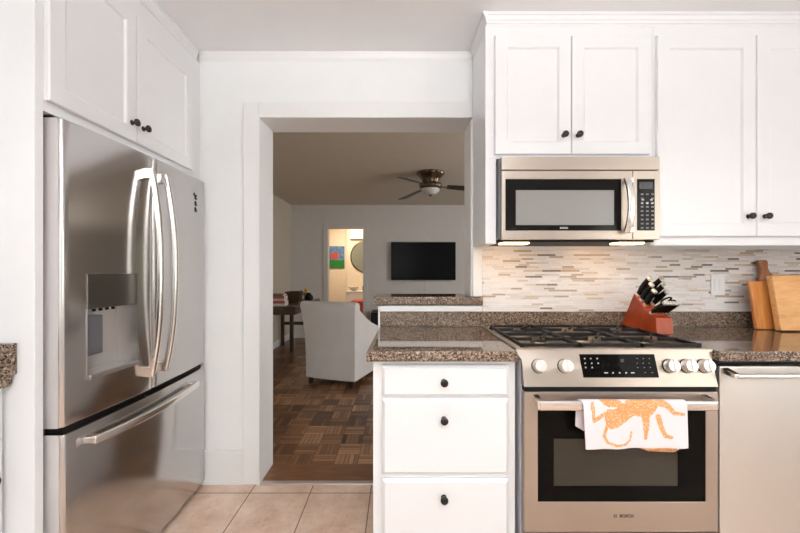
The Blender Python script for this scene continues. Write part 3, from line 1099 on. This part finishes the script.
marks([(584.5, 359), (590.5, 359), (597, 359), (585, 363.7), (591.5, 363.7), (598, 363.7), (585.5, 368), (592, 368),
       ], 'key_symbols', M['marking'], .7, .62)
marks([(612.8, 373.3), (619.5, 373.3), (626, 373.3)], 'button_symbols', M['marking'], .75, .7)
for q_ in (606, 632.5):
    marks([(q_, 373.3)], 'dash_symbol', M['marking'], 1.8, .5)
marks([(637, 359), (643, 359), (649, 359), (637, 363.7), (643, 363.7), (649, 363.7), (637.5, 368), (644, 368), (650, 368), (645, 373), (652, 373)],
      'dim_symbols', M['marking_dim'], .7, .35)
marks([(622, 361)], 'clock', plain('clock_red', (0.03, 0.010, 0.012), 0.4), 1.8, 1.6)
ROT_P = Vector((0, 0, 1)).rotation_difference(pn)
for px in (539.8, 565.8, 670.4, 687.6, 704.8):
    c = ppx(px, 366.5)
    c.x = c.x - .006
    b = MB()
    b.lathe([(.0275, 0), (.0275, .004), (.0245, .006)], c - pn * .001, pn, 28)
    bez = b.build('knob_bezel', M['black'], cpan)
    b = MB()
    b.lathe([(.0245, .004), (.0255, .008), (.0240, .030), (.0215, .034), (.001, .0345)], c - pn * .001, pn, 28)
    # finger bar across the face
    a = c + pn * .030
    up = pd.normalized()
    sx = Vector((1, 0, 0))
    b.rings([[a - sx * .005 - up * .023, a + sx * .005 - up * .023, a + sx * .005 + up * .023, a - sx * .005 + up * .023],
             [a - sx * .004 - up * .021 + pn * .011, a + sx * .004 - up * .021 + pn * .011, a + sx * .004 + up * .021 + pn * .011, a - sx * .004 + up * .021 + pn * .011]])
    b.build('knob', M['knob_metal'], bez, angle=40)

# oven door
OY = 1.405
ox = lambda px: (px - CX) * OY / F
oz = lambda py: EYE - (py - CY) * OY / F
odoor = frame_panel(0.484, 1.232, 0.205, oz(392), ox(538), ox(706), oz(502), oz(410.5), OY, .038).build('oven_door', M['steel_range'], rg, bevel=.003)
frame_panel(ox(538), ox(706), oz(502), oz(410.5), ox(554), ox(679), oz(487), oz(439), OY + .002, .03).build('glass_border', M['glass_dark'], odoor, smooth=False)
b = MB(); b.box(ox(554), ox(679), OY + .006, OY + .03, oz(487), oz(439))
b.build('window', plain('oven_window', (0.028, 0.024, 0.017), 0.10, spec=0.4), odoor, smooth=False)
b = MB(); b.box(RX0 + .004, RX1 - .004, OY + .006, 1.446, oz(392), PB[1])
b.build('vent_gap', M['blackm'], rg, smooth=False)
b = MB(); b.box(RX0, RX1, OY + .002, OY + .04, 0.03, 0.20); b.build('drawer', M['steel_range'], rg, bevel=.003)
HB_Y, HB_Z = 1.352, 0.716
b = MB()
b.sweep([(0.523, HB_Y, HB_Z), (1.176, HB_Y, HB_Z)], rrect(.010, .0185, .008), up=(0, 0, 1))
for x in (0.515, 1.162):
    b.prism([(HB_Y - .006, HB_Z - .014), (HB_Y - .006, HB_Z + .016), (OY, HB_Z + .026), (OY, HB_Z - .004)], 'x', x, x + .022)
b.build('handle', M['steel_bright'], odoor, bevel=.003)
bx, bz = ox(626.5), oz(516)
text_mesh('logo', 'BOSCH', .0165, M['badge'], odoor, (bx, OY - .0006, bz), ROT_FRONT, bold=.0004)
b = MB()
cx_, cz_ = ox(615.2), bz
ring_o = [(cx_ + .0072 * math.cos(R(15 * k)), OY - .0008, cz_ + .0072 * math.sin(R(15 * k))) for k in range(24)]
ring_i = [(cx_ + .0058 * math.cos(R(15 * k)), OY - .0008, cz_ + .0058 * math.sin(R(15 * k))) for k in range(24)]
b.rings([ring_o, ring_i], False, False)
for dx in (-.0034, .0024):
    b.box(cx_ + dx, cx_ + dx + .0012, OY - .001, OY, cz_ - .004, cz_ + .004)
b.box(cx_ - .003, cx_ + .003, OY - .001, OY, cz_ - .0007, cz_ + .0007)
b.build('emblem', M['badge'], odoor, smooth=False)

# ------------------------------------------------------------------ dishwasher
dw = thing('dishwasher', 'stainless dishwasher front with bar handle under the right worktop', 'dishwasher', (1.56, 1.75, 0))
b = MB(); b.box(1.250, 1.862, 1.462, 2.04, 0.0, 0.8605); b.build('body', M['blackm'], dw)
b = MB(); b.box(1.255, 1.860, 1.424, 1.4615, 0.11, 0.842); dd = b.build('door', M['steel_soft'], dw, bevel=.004)
b = MB(); b.sweep([(1.276, 1.374, 0.817), (1.845, 1.374, 0.817)], rrect(.009, .0095, .006), up=(0, 0, 1))
for x in (1.262, 1.834):
    b.prism([(1.368, .810), (1.368, .826), (1.424, .838), (1.424, .815)], 'x', x, x + .025)
b.build('handle', M['steel_bright'], dd, bevel=.003)
ec = thing('base_cabinet', 'white base cabinet right of the dishwasher, beyond the picture edge', 'cabinet', (2.1, 1.75, 0))
b = MB(); b.box(1.866, 2.398, 1.46, 2.05, 0.0, 0.860); b.build('cabinet_box', M['cab'], ec, bevel=.002)
shaker('door', '-y', 1.46, 1.885, 2.38, 0.13, 0.84, ec)

# ------------------------------------------------------------------ towel


def poly_in(pt, poly):
    x, y = pt
    c = False
    n = len(poly)
    for i in range(n):
        x0, y0 = poly[i]; x1, y1 = poly[i - 1]
        if (y0 > y) != (y1 > y) and x < (x1 - x0) * (y - y0) / (y1 - y0) + x0:
            c = not c
    return c


def stroke_in(pt, pts, w0, w1):
    p = Vector(pt)
    n = len(pts) - 1
    for i in range(n):
        a, b_ = Vector(pts[i]), Vector(pts[i + 1])
        ab = b_ - a
        t = max(0, min(1, (p - a).dot(ab) / ab.length_squared))
        s = (i + t) / n
        if (a + ab * t - p).length < (w0 + (w1 - w0) * s) / 2:
            return True
    return False


BODY = [(345, 66), (420, 54), (500, 58), (548, 78), (528, 122), (492, 162), (440, 164), (390, 156), (345, 192), (300, 228), (250, 242), (220, 215), (213, 165), (225, 118), (270, 118), (315, 96)]
BLOB = [(172, 58), (292, 60), (332, 86), (300, 104), (240, 108), (205, 88)]
STROKES = [([(136, 84), (148, 190), (212, 148)], 20, 26), ([(226, 228), (208, 280), (230, 322), (290, 345), (340, 336), (368, 304), (376, 258)], 20, 12),
           ([(462, 140), (468, 220), (464, 298)], 58, 18), ([(542, 165), (560, 228), (588, 284), (622, 292)], 34, 22), ([(540, 74), (598, 96), (640, 142), (700, 150)], 44, 16)]


def printed(zx, zy):
    return poly_in((zx, zy), BODY) or poly_in((zx, zy), BLOB) or any(stroke_in((zx, zy), *s) for s in STROKES)


NU, NF, NA, NBk = 130, 66, 8, 44
tw = MB()
bm = tw.bm
rows = []
yf, yb = HB_Y - .0145, HB_Y + .0145
ztop = HB_Z + .0205
for j in range(NF + NA + NBk + 1):
    row = []
    for i in range(NU + 1):
        u = i / NU
        fx0, fx1 = 0.683, 1.058
        bx0, bx1 = 0.666, 1.056
        if j <= NF:
            s = j / NF
            x = fx0 + (fx1 - fx0) * u - .006 * s * (1 - u)
            z = 0.563 + (ztop - .012 - 0.563) * s + .004 * u * (1 - s)
            y = yf - .004 * (1 - s) - .0035 * (1 - s) * math.sin(u * 9.0) - .003 * (1 - s) * math.sin(u * 21 + 1)
        elif j < NF + NA:
            s = (j - NF) / NA
            a = math.pi * s
            x = (fx0 - .006) * (1 - s) + bx0 * s + ((fx1 - fx0 + .006) * (1 - s) + (bx1 - bx0) * s) * u
            y = HB_Y - .0145 * math.cos(a)
            z = ztop - .012 + .012 * math.sin(a)
        else:
            s = (j - NF - NA) / NBk
            x = bx0 + (bx1 - bx0) * u
            sm = u * u * (3 - 2 * u)
            zend = 0.612 - .078 * min(1, sm * 1.25) + (.010 * max(0, (u - .95) / .05) if u > .95 else 0) + (.018 * max(0, (.08 - u) / .08))
            z = ztop - .012 + (zend - ztop + .012) * s
            y = yb + .008 * s + .004 * s * math.sin(u * 12)
        row.append(bm.verts.new((x, y, z)))
    rows.append(row)
for j in range(len(rows) - 1):
    for i in range(NU):
        f = bm.faces.new((rows[j][i], rows[j][i + 1], rows[j + 1][i + 1], rows[j + 1][i]))
        c = f.calc_center_median()
        if j < NF + NA // 2:
            px = CX + c.x * F / c.y; py = CY + (EYE - c.z) * F / c.y
            f.material_index = 1 if printed((px - 570) * 6.154, (py - 390) * 6.154) else 0
        elif j > NF + NA:
            f.material_index = 1 if (.45 < i / NU < .97 and (j - NF - NA) / NBk > .86) else 0
tow = tw.build('tea_towel', [M['towel'], M['print']], angle=80)
md = tow.modifiers.new('thick', 'SOLIDIFY'); md.thickness = .003; md.offset = 0
tag(tow, 'white tea towel with an orange spotted animal print hung over the oven handle', 'towel')

# ------------------------------------------------------------------ wall outlet
ot = thing('wall_outlet', 'white outlet plate on the mosaic backsplash between knife block and cutting boards', 'outlet', (1.808, 2.067, 1.137))
b = MB(); b.box(1.768, 1.848, 2.0620, 2.0675, 1.078, 1.196); b.build('cover_plate', M['white_plastic'], ot, bevel=.003)
for x in (1.785, 1.815):
    b = MB(); b.box(x, x + .018, 2.0595, 2.0615, 1.105, 1.169); b.build('rocker', M['white_plastic'], ot, bevel=.001)

# ------------------------------------------------------------------ knife block and knives
kb = thing('knife_block', 'reddish cherry wood knife block on the worktop right of the burners', 'knife block', (0, 0, 0))
W = .070
b = MB()
b.prism([(-0.0, 0), (-.105, .190), (-.185, .118), (-.215, 0.0)], 'x', 0, W)
b.build('block', M['cherry'], kb, bevel=.003)
b = MB()
b.prism([(-.170, 0), (-.185, .1175), (-.262, .082), (-.270, .0)], 'x', -.004, W + .012)
b.build('steak_block', M['cherry'], kb, bevel=.003)
KBM = Matrix.Translation((1.2455, 2.048, 0.9025)) @ Matrix.Rotation(R(4), 4, 'Z')
kb.matrix_world = KBM


def knife(handle_len, w, kind):
    t_ = thing('kitchen_knife', 'x', 'knife', (0, 0, 0))
    b = MB(); b.sweep([(0, 0, -.004), (0, 0, .010)], rrect(w * .55, w * .95, w * .3), up=(0, 1, 0)); b.build('bolster', M['knob_metal'], t_)
    path = [(0, .002 * math.sin(math.pi * k / 8), .0105 + (handle_len - .0215) * k / 8) for k in range(9)]
    sc = [1 + .12 * math.sin(math.pi * k / 8 * 2 - 1.2) for k in range(9)]
    b = MB(); b.sweep(path, rrect(w * .62, w * 1.05, w * .4), up=(0, 1, 0), scale=sc); b.build('handle', M['black'], t_)
    b = MB(); b.sweep([(0, 0, handle_len - .0107), (0, 0, handle_len), (0, 0, handle_len + .003)], rrect(w * .64, w * 1.1, w * .4), up=(0, 1, 0), scale=[1, 1, .7]); b.build('end_cap', M['knob_metal'], t_)
    return t_


sdir = Vector((0, -.080, -.072))
def slot(x, s):
    return Vector((x, -.105, .190)) + sdir * s


spots = [(0.014, .14, .126, 0), (0.014, .44, .112, 0), (0.015, .76, .100, 0), (0.050, .14, .126, 17), (0.050, .44, .112, 19), (0.051, .74, .098, 22)]
labs = ['long black knife at the back left of the wood block', 'black knife in the middle of the left row of the wood block', 'black knife at the front of the left row of the wood block',
        'long black knife at the back right of the wood block', 'black knife in the middle of the right row of the wood block', 'black knife at the front of the right row above the steak knives']
protos = {}
for (x, s, L, fan), lab in zip(spots, labs):
    if L not in protos:
        protos[L] = k_ = knife(L, .0135, '')
    else:
        k_ = copy_tree(protos[L])
    k_.matrix_world = KBM @ Matrix.Translation(slot(x, s)) @ Matrix.Rotation(R(fan), 4, 'Y') @ Matrix.Rotation(R(40), 4, 'X') @ Matrix.Translation((0, 0, .0075 if fan > 5 else .0045))
    tag(k_, lab, 'knife', 'large knives in the wood block')
sk = None
for i in range(6):
    if sk is None:
        sk = k_ = knife(.104, .0088, '')
    else:
        k_ = copy_tree(sk)
    x = 0.000 + .0152 * i
    k_.matrix_world = KBM @ Matrix.Translation((x, -.222, .1005)) @ Matrix.Rotation(R(3), 4, 'Y') @ Matrix.Rotation(R(56), 4, 'X') @ Matrix.Translation((0, 0, .004))
    tag(k_, ('leftmost steak knife in the front row of the wood block', 'second steak knife from the left in the front row of the block', 'third steak knife from the left in the front row of the block',
             'third steak knife from the right in the front row of the block', 'second steak knife from the right in the front row of the block', 'rightmost steak knife in the front row of the wood block')[i],
        'knife', 'steak knives in the wood block')
sc_ = thing('kitchen_scissors', 'black looped kitchen scissors at the right of the wood block', 'scissors', (0, 0, 0))
for sgn in (-1, 1):
    b = MB()
    pth = []
    for k in range(17):
        a = 2 * math.pi * k / 16
        pth.append((sgn * (.013 + .0105 * math.cos(a)), 0, .058 + .026 * math.sin(a)))
    prev = None
    for k in range(16):
        b.tube(pth[k], pth[k + 1], .0042, 8)
    b.tube((sgn * .004, 0, -.001), (sgn * .008, 0, .036), .005, 8)
    b.build('handle', M['black'], sc_)
sc_.matrix_world = KBM @ Matrix.Translation(slot(.064, .95)) @ Matrix.Rotation(R(36), 4, 'Y') @ Matrix.Rotation(R(46), 4, 'X') @ Matrix.Translation((0, 0, .006))

# ------------------------------------------------------------------ cutting boards


def board(name, label, poly, t, mat, origin, lean, roll=0.0):
    b = MB()
    b.prism(poly, 'y', 0, t)
    o = b.build(name, mat, bevel=.004, seg=3)
    o.matrix_world = Matrix.Translation(Vector(origin) + Vector((0, 0, t * math.sin(lean) + .0002))) @ Matrix.Rotation(R(roll), 4, 'Y') @ Matrix.Rotation(-lean, 4, 'X')
    return tag(o, label, 'cutting board', 'cutting boards leaning on the wall')


board('cutting_board', 'large pale maple cutting board, frontmost of the boards leaning at right', [(0, 0), (.40, 0), (.40, .288), (0, .288)], .034, M['maple'], (1.968, 1.872, 0.9025), math.atan(.050 / .29))
board('cutting_board', 'orange brown cutting board with a plain upright edge, leftmost of the leaning boards', [(0, 0), (.24, 0), (.24, .258), (0, .258)], .020, M['acacia'], (1.905, 1.936, 0.9025), math.atan(.042 / .26))
pad = [(0, 0), (.27, 0), (.27, .292), (.085, .292), (.066, .305), (.058, .33), (.062, .362), (.056, .374), (.012, .374), (.006, .362), (.018, .33), (.020, .305), (.012, .292), (0, .27)]
board('cutting_board', 'dark paddle board with handle sticking up behind the other boards', pad, .020, M['walnut'], (1.999, 1.988, 0.9025), math.atan(.044 / .37), 0)

# ------------------------------------------------------------------ unseen kitchen fill lamp, added to bounce light off the ceiling
cl = thing('fill_lamp', 'flat rectangular unseen lamp added over the kitchen floor as fill light', 'fill light', (0.25, -0.68, 2.46))
b = MB(); b.box(-0.38, 0.88, -0.96, -0.40, 2.06, 2.11); b.build('housing', M['trim'], cl, bevel=.005)
b = MB(); b.box(-0.35, 0.85, -0.93, -0.43, 2.045, 2.0595); b.build('diffuser', M['diffuser'], cl, bevel=.003)
for x in (-0.25, 0.75):
    b = MB(); b.tube((x, -0.68, 2.11), (x, -0.68, 2.4595), .006, 8); b.build('rod', M['bronze'], cl)

# ------------------------------------------------------------------ living room: armchair
ac = thing('armchair', 'pale linen upholstered armchair seen from behind in the next room', 'armchair', (0, 0, 0))
b = MB()
# back slab, flared to the top; local frame: x right, y forward (away from the kitchen), z up
def brow(z, hw, y0, y1):
    return [(-hw, y0 + .012, z), (-hw * .6, y0, z), (hw * .6, y0, z), (hw, y0 + .012, z), (hw, y1, z), (-hw, y1, z)]
b.rings([brow(.07, .295, .0, .13), brow(.30, .296, -.004, .13), brow(.55, .300, -.014, .12), brow(.74, .316, -.040, .09), brow(.845, .330, -.062, .06), brow(.878, .328, -.058, .05), brow(.892, .312, -.044, .03)])
side = [(.05, .07), (.80, .07), (.80, .49), (.76, .54), (.60, .575), (.44, .63), (.30, .695), (.18, .765), (.10, .82), (.03, .86)]
for x0, x1 in ((-.30, -.19), (.19, .30)):
    b.prism(side, 'x', x0, x1)
b.box(-.20, .20, .08, .78, .07, .32)
b.build('upholstery', M['linen'], ac, bevel=.018, seg=3, angle=60)
b = MB(); b.box(-.185, .185, .10, .80, .325, .46); b.build('seat_cushion', M['linen'], ac, bevel=.03, seg=3)
for x in (-.25, .25):
    for y in (.05, .74):
        b = MB(); b.lathe([(.024, 0), (.030, .07)], (x, y, 0), seg=12); b.build('leg', M['dark_wood'], ac)
ac.matrix_world = Matrix.Translation((-0.735, 3.83, 0)) @ Matrix.Rotation(R(-19), 4, 'Z')

# low dark media cabinet below the television
mc = thing('media_cabinet', 'low black media cabinet below the wall television', 'cabinet', (0.3, 6.3, 0))
b = MB(); b.box(-0.475, 1.3, 6.05, 6.55, .05, .52); b.box(-0.45, 1.27, 6.08, 6.53, 0, .05); b.build('cabinet_box', M['blackm'], mc, bevel=.02, seg=3)
for k in range(3):
    b = MB(); b.box(-0.455 + .59 * k, .115 + .59 * k, 6.035, 6.05, .08, .49); b.build('door', M['blackm'], mc, bevel=.003)

# television
tv = thing('television', 'flat black television mounted on the far living room wall', 'television', (0.43, 6.55, 1.4))
b = MB(); b.box(-0.142, 1.02, 6.545, 6.575, 1.052, 1.736); b.build('bezel', M['blackm'], tv, bevel=.004)
b = MB(); b.box(-0.130, 1.008, 6.542, 6.5448, 1.066, 1.724); b.build('screen', M['screen'], tv)
b = MB(); b.box(0.2, 0.7, 6.575, 6.619, 1.2, 1.6); b.build('bracket', M['blackm'], tv)
b = MB(); b.tube((0.485, 6.612, .521), (0.485, 6.612, 1.25), .005, 8); b.build('cable', M['living_wall'], tv)

# ceiling fan
cf = thing('ceiling_fan', 'flush mount brass ceiling fan with dark blades and frosted bowl light', 'ceiling fan', (0.385, 4.45, 2.415))
fc = (0.385, 4.45, 2.4145)
b = MB(); b.lathe([(.165, 0), (.168, -.015), (.150, -.035), (.118, -.065), (.100, -.100), (.096, -.125)], fc, seg=72, lobes=12, lobe_amp=.035)
b.build('motor_housing', M['fan_metal'], cf, angle=60)
b = MB(); b.lathe([(.096, -.1255), (.130, -.135), (.138, -.155), (.128, -.185), (.112, -.196)], fc, seg=72, lobes=12, lobe_amp=.03)
b.build('switch_housing', M['fan_metal'], cf, angle=60)
b = MB(); b.lathe([(.112, -.1965), (.116, -.205), (.104, -.232), (.075, -.255), (.035, -.268), (.001, -.27)], fc, seg=32)
lb = b.build('light_bowl', M['frost'], cf, angle=60)
b = MB(); b.lathe([(.018, -.2695), (.020, -.277), (.012, -.285), (.001, -.286)], fc, seg=16); b.build('finial', M['fan_metal'], lb)
for ang in (-1, 121, 238):
    m4 = Matrix.Translation((fc[0], fc[1], fc[2] - .205 + .045)) @ Matrix.Rotation(R(ang), 4, 'Z') @ Matrix.Rotation(R(4), 4, 'Y')
    b = MB(); b.rings([[(x, y * w, z + (-0.22 * y * w)) for y in (-1, 1) for z in ((-.003, .003) if y < 0 else (.003, -.003))] for x, w in ((.20, .045), (.30, .055), (.58, .068), (.66, .066), (.69, .045))])
    bl = b.build('blade', M['blade'], cf, xf=m4, angle=30)
    b = MB(); b.box(.11, .23, -.022, .022, -.008, -.002); b.build('blade_iron', M['fan_metal'], bl, xf=m4)

# ------------------------------------------------------------------ desk along the left wall with its things
dk = thing('console_table', 'dark wood console table against the left wall of the next room', 'table', (-1.63, 5.3, 0))
b = MB(); b.box(-1.943, -1.31, 4.60, 6.02, .660, .762); b.build('tabletop', M['dark_wood'], dk, bevel=.004)
for x, y in ((-1.92, 4.66), (-1.64, 5.45), (-1.92, 5.90), (-1.42, 5.90)):
    b = MB(); b.box(x, x + .05, y, y + .05, 0, .66); b.build('leg', M['dark_wood'], dk, bevel=.003)
b = MB(); b.box(-1.90, -1.42, 5.91, 5.94, .34, .39); b.build('stretcher', M['dark_wood'], dk, bevel=.003)
z = .7625
cols = [(0.70, 0.66, 0.60), (0.45, 0.09, 0.07), (0.55, 0.50, 0.45), (0.38, 0.10, 0.09), (0.20, 0.10, 0.08)]
labs = ['bottom cream book of the stack on the console table', 'dark red book second from bottom of the console table stack', 'greyish book in the middle of the console table stack',
        'red book second from top of the console table stack', 'dark brown book on top of the console table stack']
for k, (h, w, dx) in enumerate(((.030, .235, 0), (.034, .225, .006), (.028, .22, -.004), (.032, .21, .004), (.026, .19, 0))):
    bt = thing('book', labs[k], 'book', (-1.60 + dx, 4.80, z), 'books stacked on the console table')
    cm = plain('book_cover', cols[k], .5)
    x0, x1, y0, y1 = -1.60 + dx - w / 2, -1.60 + dx + w / 2, 4.72, 4.72 + .17
    b = MB(); b.box(x0, x1, y0, y1, z, z + .003); b.box(x0, x1, y0, y1, z + h - .003, z + h); b.box(x0, x1, y0, y0 + .004, z + .003, z + h - .003)
    b.build('cover', cm, bt)
    b = MB(); b.box(x0 + .004, x1 - .004, y0 + .0045, y1 - .004, z + .0032, z + h - .0032); b.build('pages', M['paper'], bt)
    z += h + .0005
b = MB(); b.rings([[(-1.60, 5.20, .7625), (-1.44, 5.20, .7625), (-1.44, 5.36, .7625), (-1.60, 5.36, .7625)], [(-1.625, 5.175, .92), (-1.415, 5.175, .92), (-1.415, 5.385, .92), (-1.625, 5.385, .92)],
                   [(-1.605, 5.195, .92), (-1.435, 5.195, .92), (-1.435, 5.365, .92), (-1.605, 5.365, .92)], [(-1.585, 5.215, .785), (-1.455, 5.215, .785), (-1.455, 5.345, .785), (-1.585, 5.345, .785)]])
o = b.build('storage_box', M['dark_wood'], smooth=False); tag(o, 'small dark open box beside the book stack on the console table', 'box')
gs = thing('ornament', 'small golden figurine behind the dark box on the console table', 'ornament', (-1.46, 5.72, .7625))
b = MB(); b.lathe([(.05, 0), (.052, .015), (.02, .02)], (-1.46, 5.72, .7625), seg=20); b.build('base', M['gold'], gs)
b = MB(); b.lathe([(.012, .02), (.022, .05), (.045, .08), (.05, .105), (.035, .125), (.012, .135), (.028, .155), (.026, .175), (.001, .185)], (-1.46, 5.72, .7625), seg=20)
b.tube((-1.50, 5.72, .86), (-1.54, 5.70, .92), .012, 8); b.build('figure', M['gold'], gs)
b = MB(); b.lathe([(.04, 0), (.062, .02), (.068, .055), (.052, .09), (.03, .105), (.034, .12), (.026, .12), (.022, .105), (.001, .10)], (-1.37, 5.53, .7625), seg=20)
o = b.build('vase', M['blackm'], angle=60); tag(o, 'small black round vase at the end of the console table', 'vase')

# ------------------------------------------------------------------ hall beyond the far doorway
pt = thing('painting', 'small colourful painting of blue, red and green on the hall wall', 'painting', (-1.44, 8.59, 1.55))
b = MB(); b.box(-1.645, -1.285, 8.575, 8.599, 1.285, 1.80); b.build('canvas', M['painting'], pt)
mr = thing('wall_mirror', 'round mirror half hidden by the right edge of the far doorway', 'mirror', (-0.75, 8.49, 1.55))
b = MB(); b.lathe([(.38, 0), (.385, .012), (.37, .018), (.36, .012)], (-0.75, 8.499, 1.55), (0, -1, 0), 48); b.build('rim', M['fan_metal'], mr, angle=40)
b = MB(); b.lathe([(.358, .0125), (.358, .014), (.001, .0142)], (-0.75, 8.499, 1.55), (0, -1, 0), 48); b.build('glass', M['mirror'], mr, angle=40)
b = MB(); b.box(-1.135, -.60, 8.44, 8.499, 1.955, 2.185)
b.box(-1.12, -.615, 8.43, 8.44, 2.06, 2.075)
o = b.build('wall_unit', M['white_plastic'], bevel=.008); tag(o, 'white rectangular box high on the hall wall above the round mirror', 'wall unit')
ds = thing('dresser', 'white painted dresser in the lit hall below the round mirror', 'dresser', (-.8, 8.3, 0))
b = MB(); b.box(-1.17, -.4, 8.12, 8.48, 0.06, .735); b.box(-1.19, -.38, 8.10, 8.49, .735, .765); b.build('cabinet_box', M['white_plastic'], ds, bevel=.004)
for z0 in (.10, .31, .52):
    b = MB(); b.box(-1.14, -.43, 8.105, 8.12, z0, z0 + .19); dr = b.build('drawer', M['white_plastic'], ds, bevel=.004)
    b = MB(); b.lathe([(.01, 0), (.018, .012), (.016, .022), (.001, .024)], (-.785, 8.1048, z0 + .1), (0, -1, 0), 12); b.build('knob', M['bronze'], dr)
b = MB(); b.lathe([(.05, 0), (.055, .01), (.12, .07), (.125, .09), (.115, .09), (.05, .02), (.001, .018)], (-1.02, 8.24, .7655), seg=24)
o = b.build('bowl', M['paper'], angle=60); tag(o, 'cream bowl on top of the white hall dresser', 'bowl')
b = MB(); b.lathe([(.03, 0), (.034, .02), (.034, .10), (.018, .12), (.018, .14), (.001, .14)], (-.79, 8.22, .7655), seg=16)
o = b.build('bottle', M['blackm'], angle=50); tag(o, 'small dark bottle beside the bowl on the hall dresser', 'bottle')
st = thing('upholstered_stool', 'coral red upholstered stool in front of the white hall dresser', 'stool', (-.75, 7.5, 0))
b = MB(); b.box(-.98, -.50, 7.30, 7.70, .36, .615); b.build('seat', M['red_fabric'], st, bevel=.03, seg=3)
for x in (-.95, -.53):
    for y in (7.33, 7.67):
        b = MB(); b.tube((x, y, 0), (x, y, .36), .018, 10); b.build('leg', M['dark_wood'], st)

# ------------------------------------------------------------------ tidy
for o in COL.objects:
    if '_o' in o.keys():
        del o['_o']
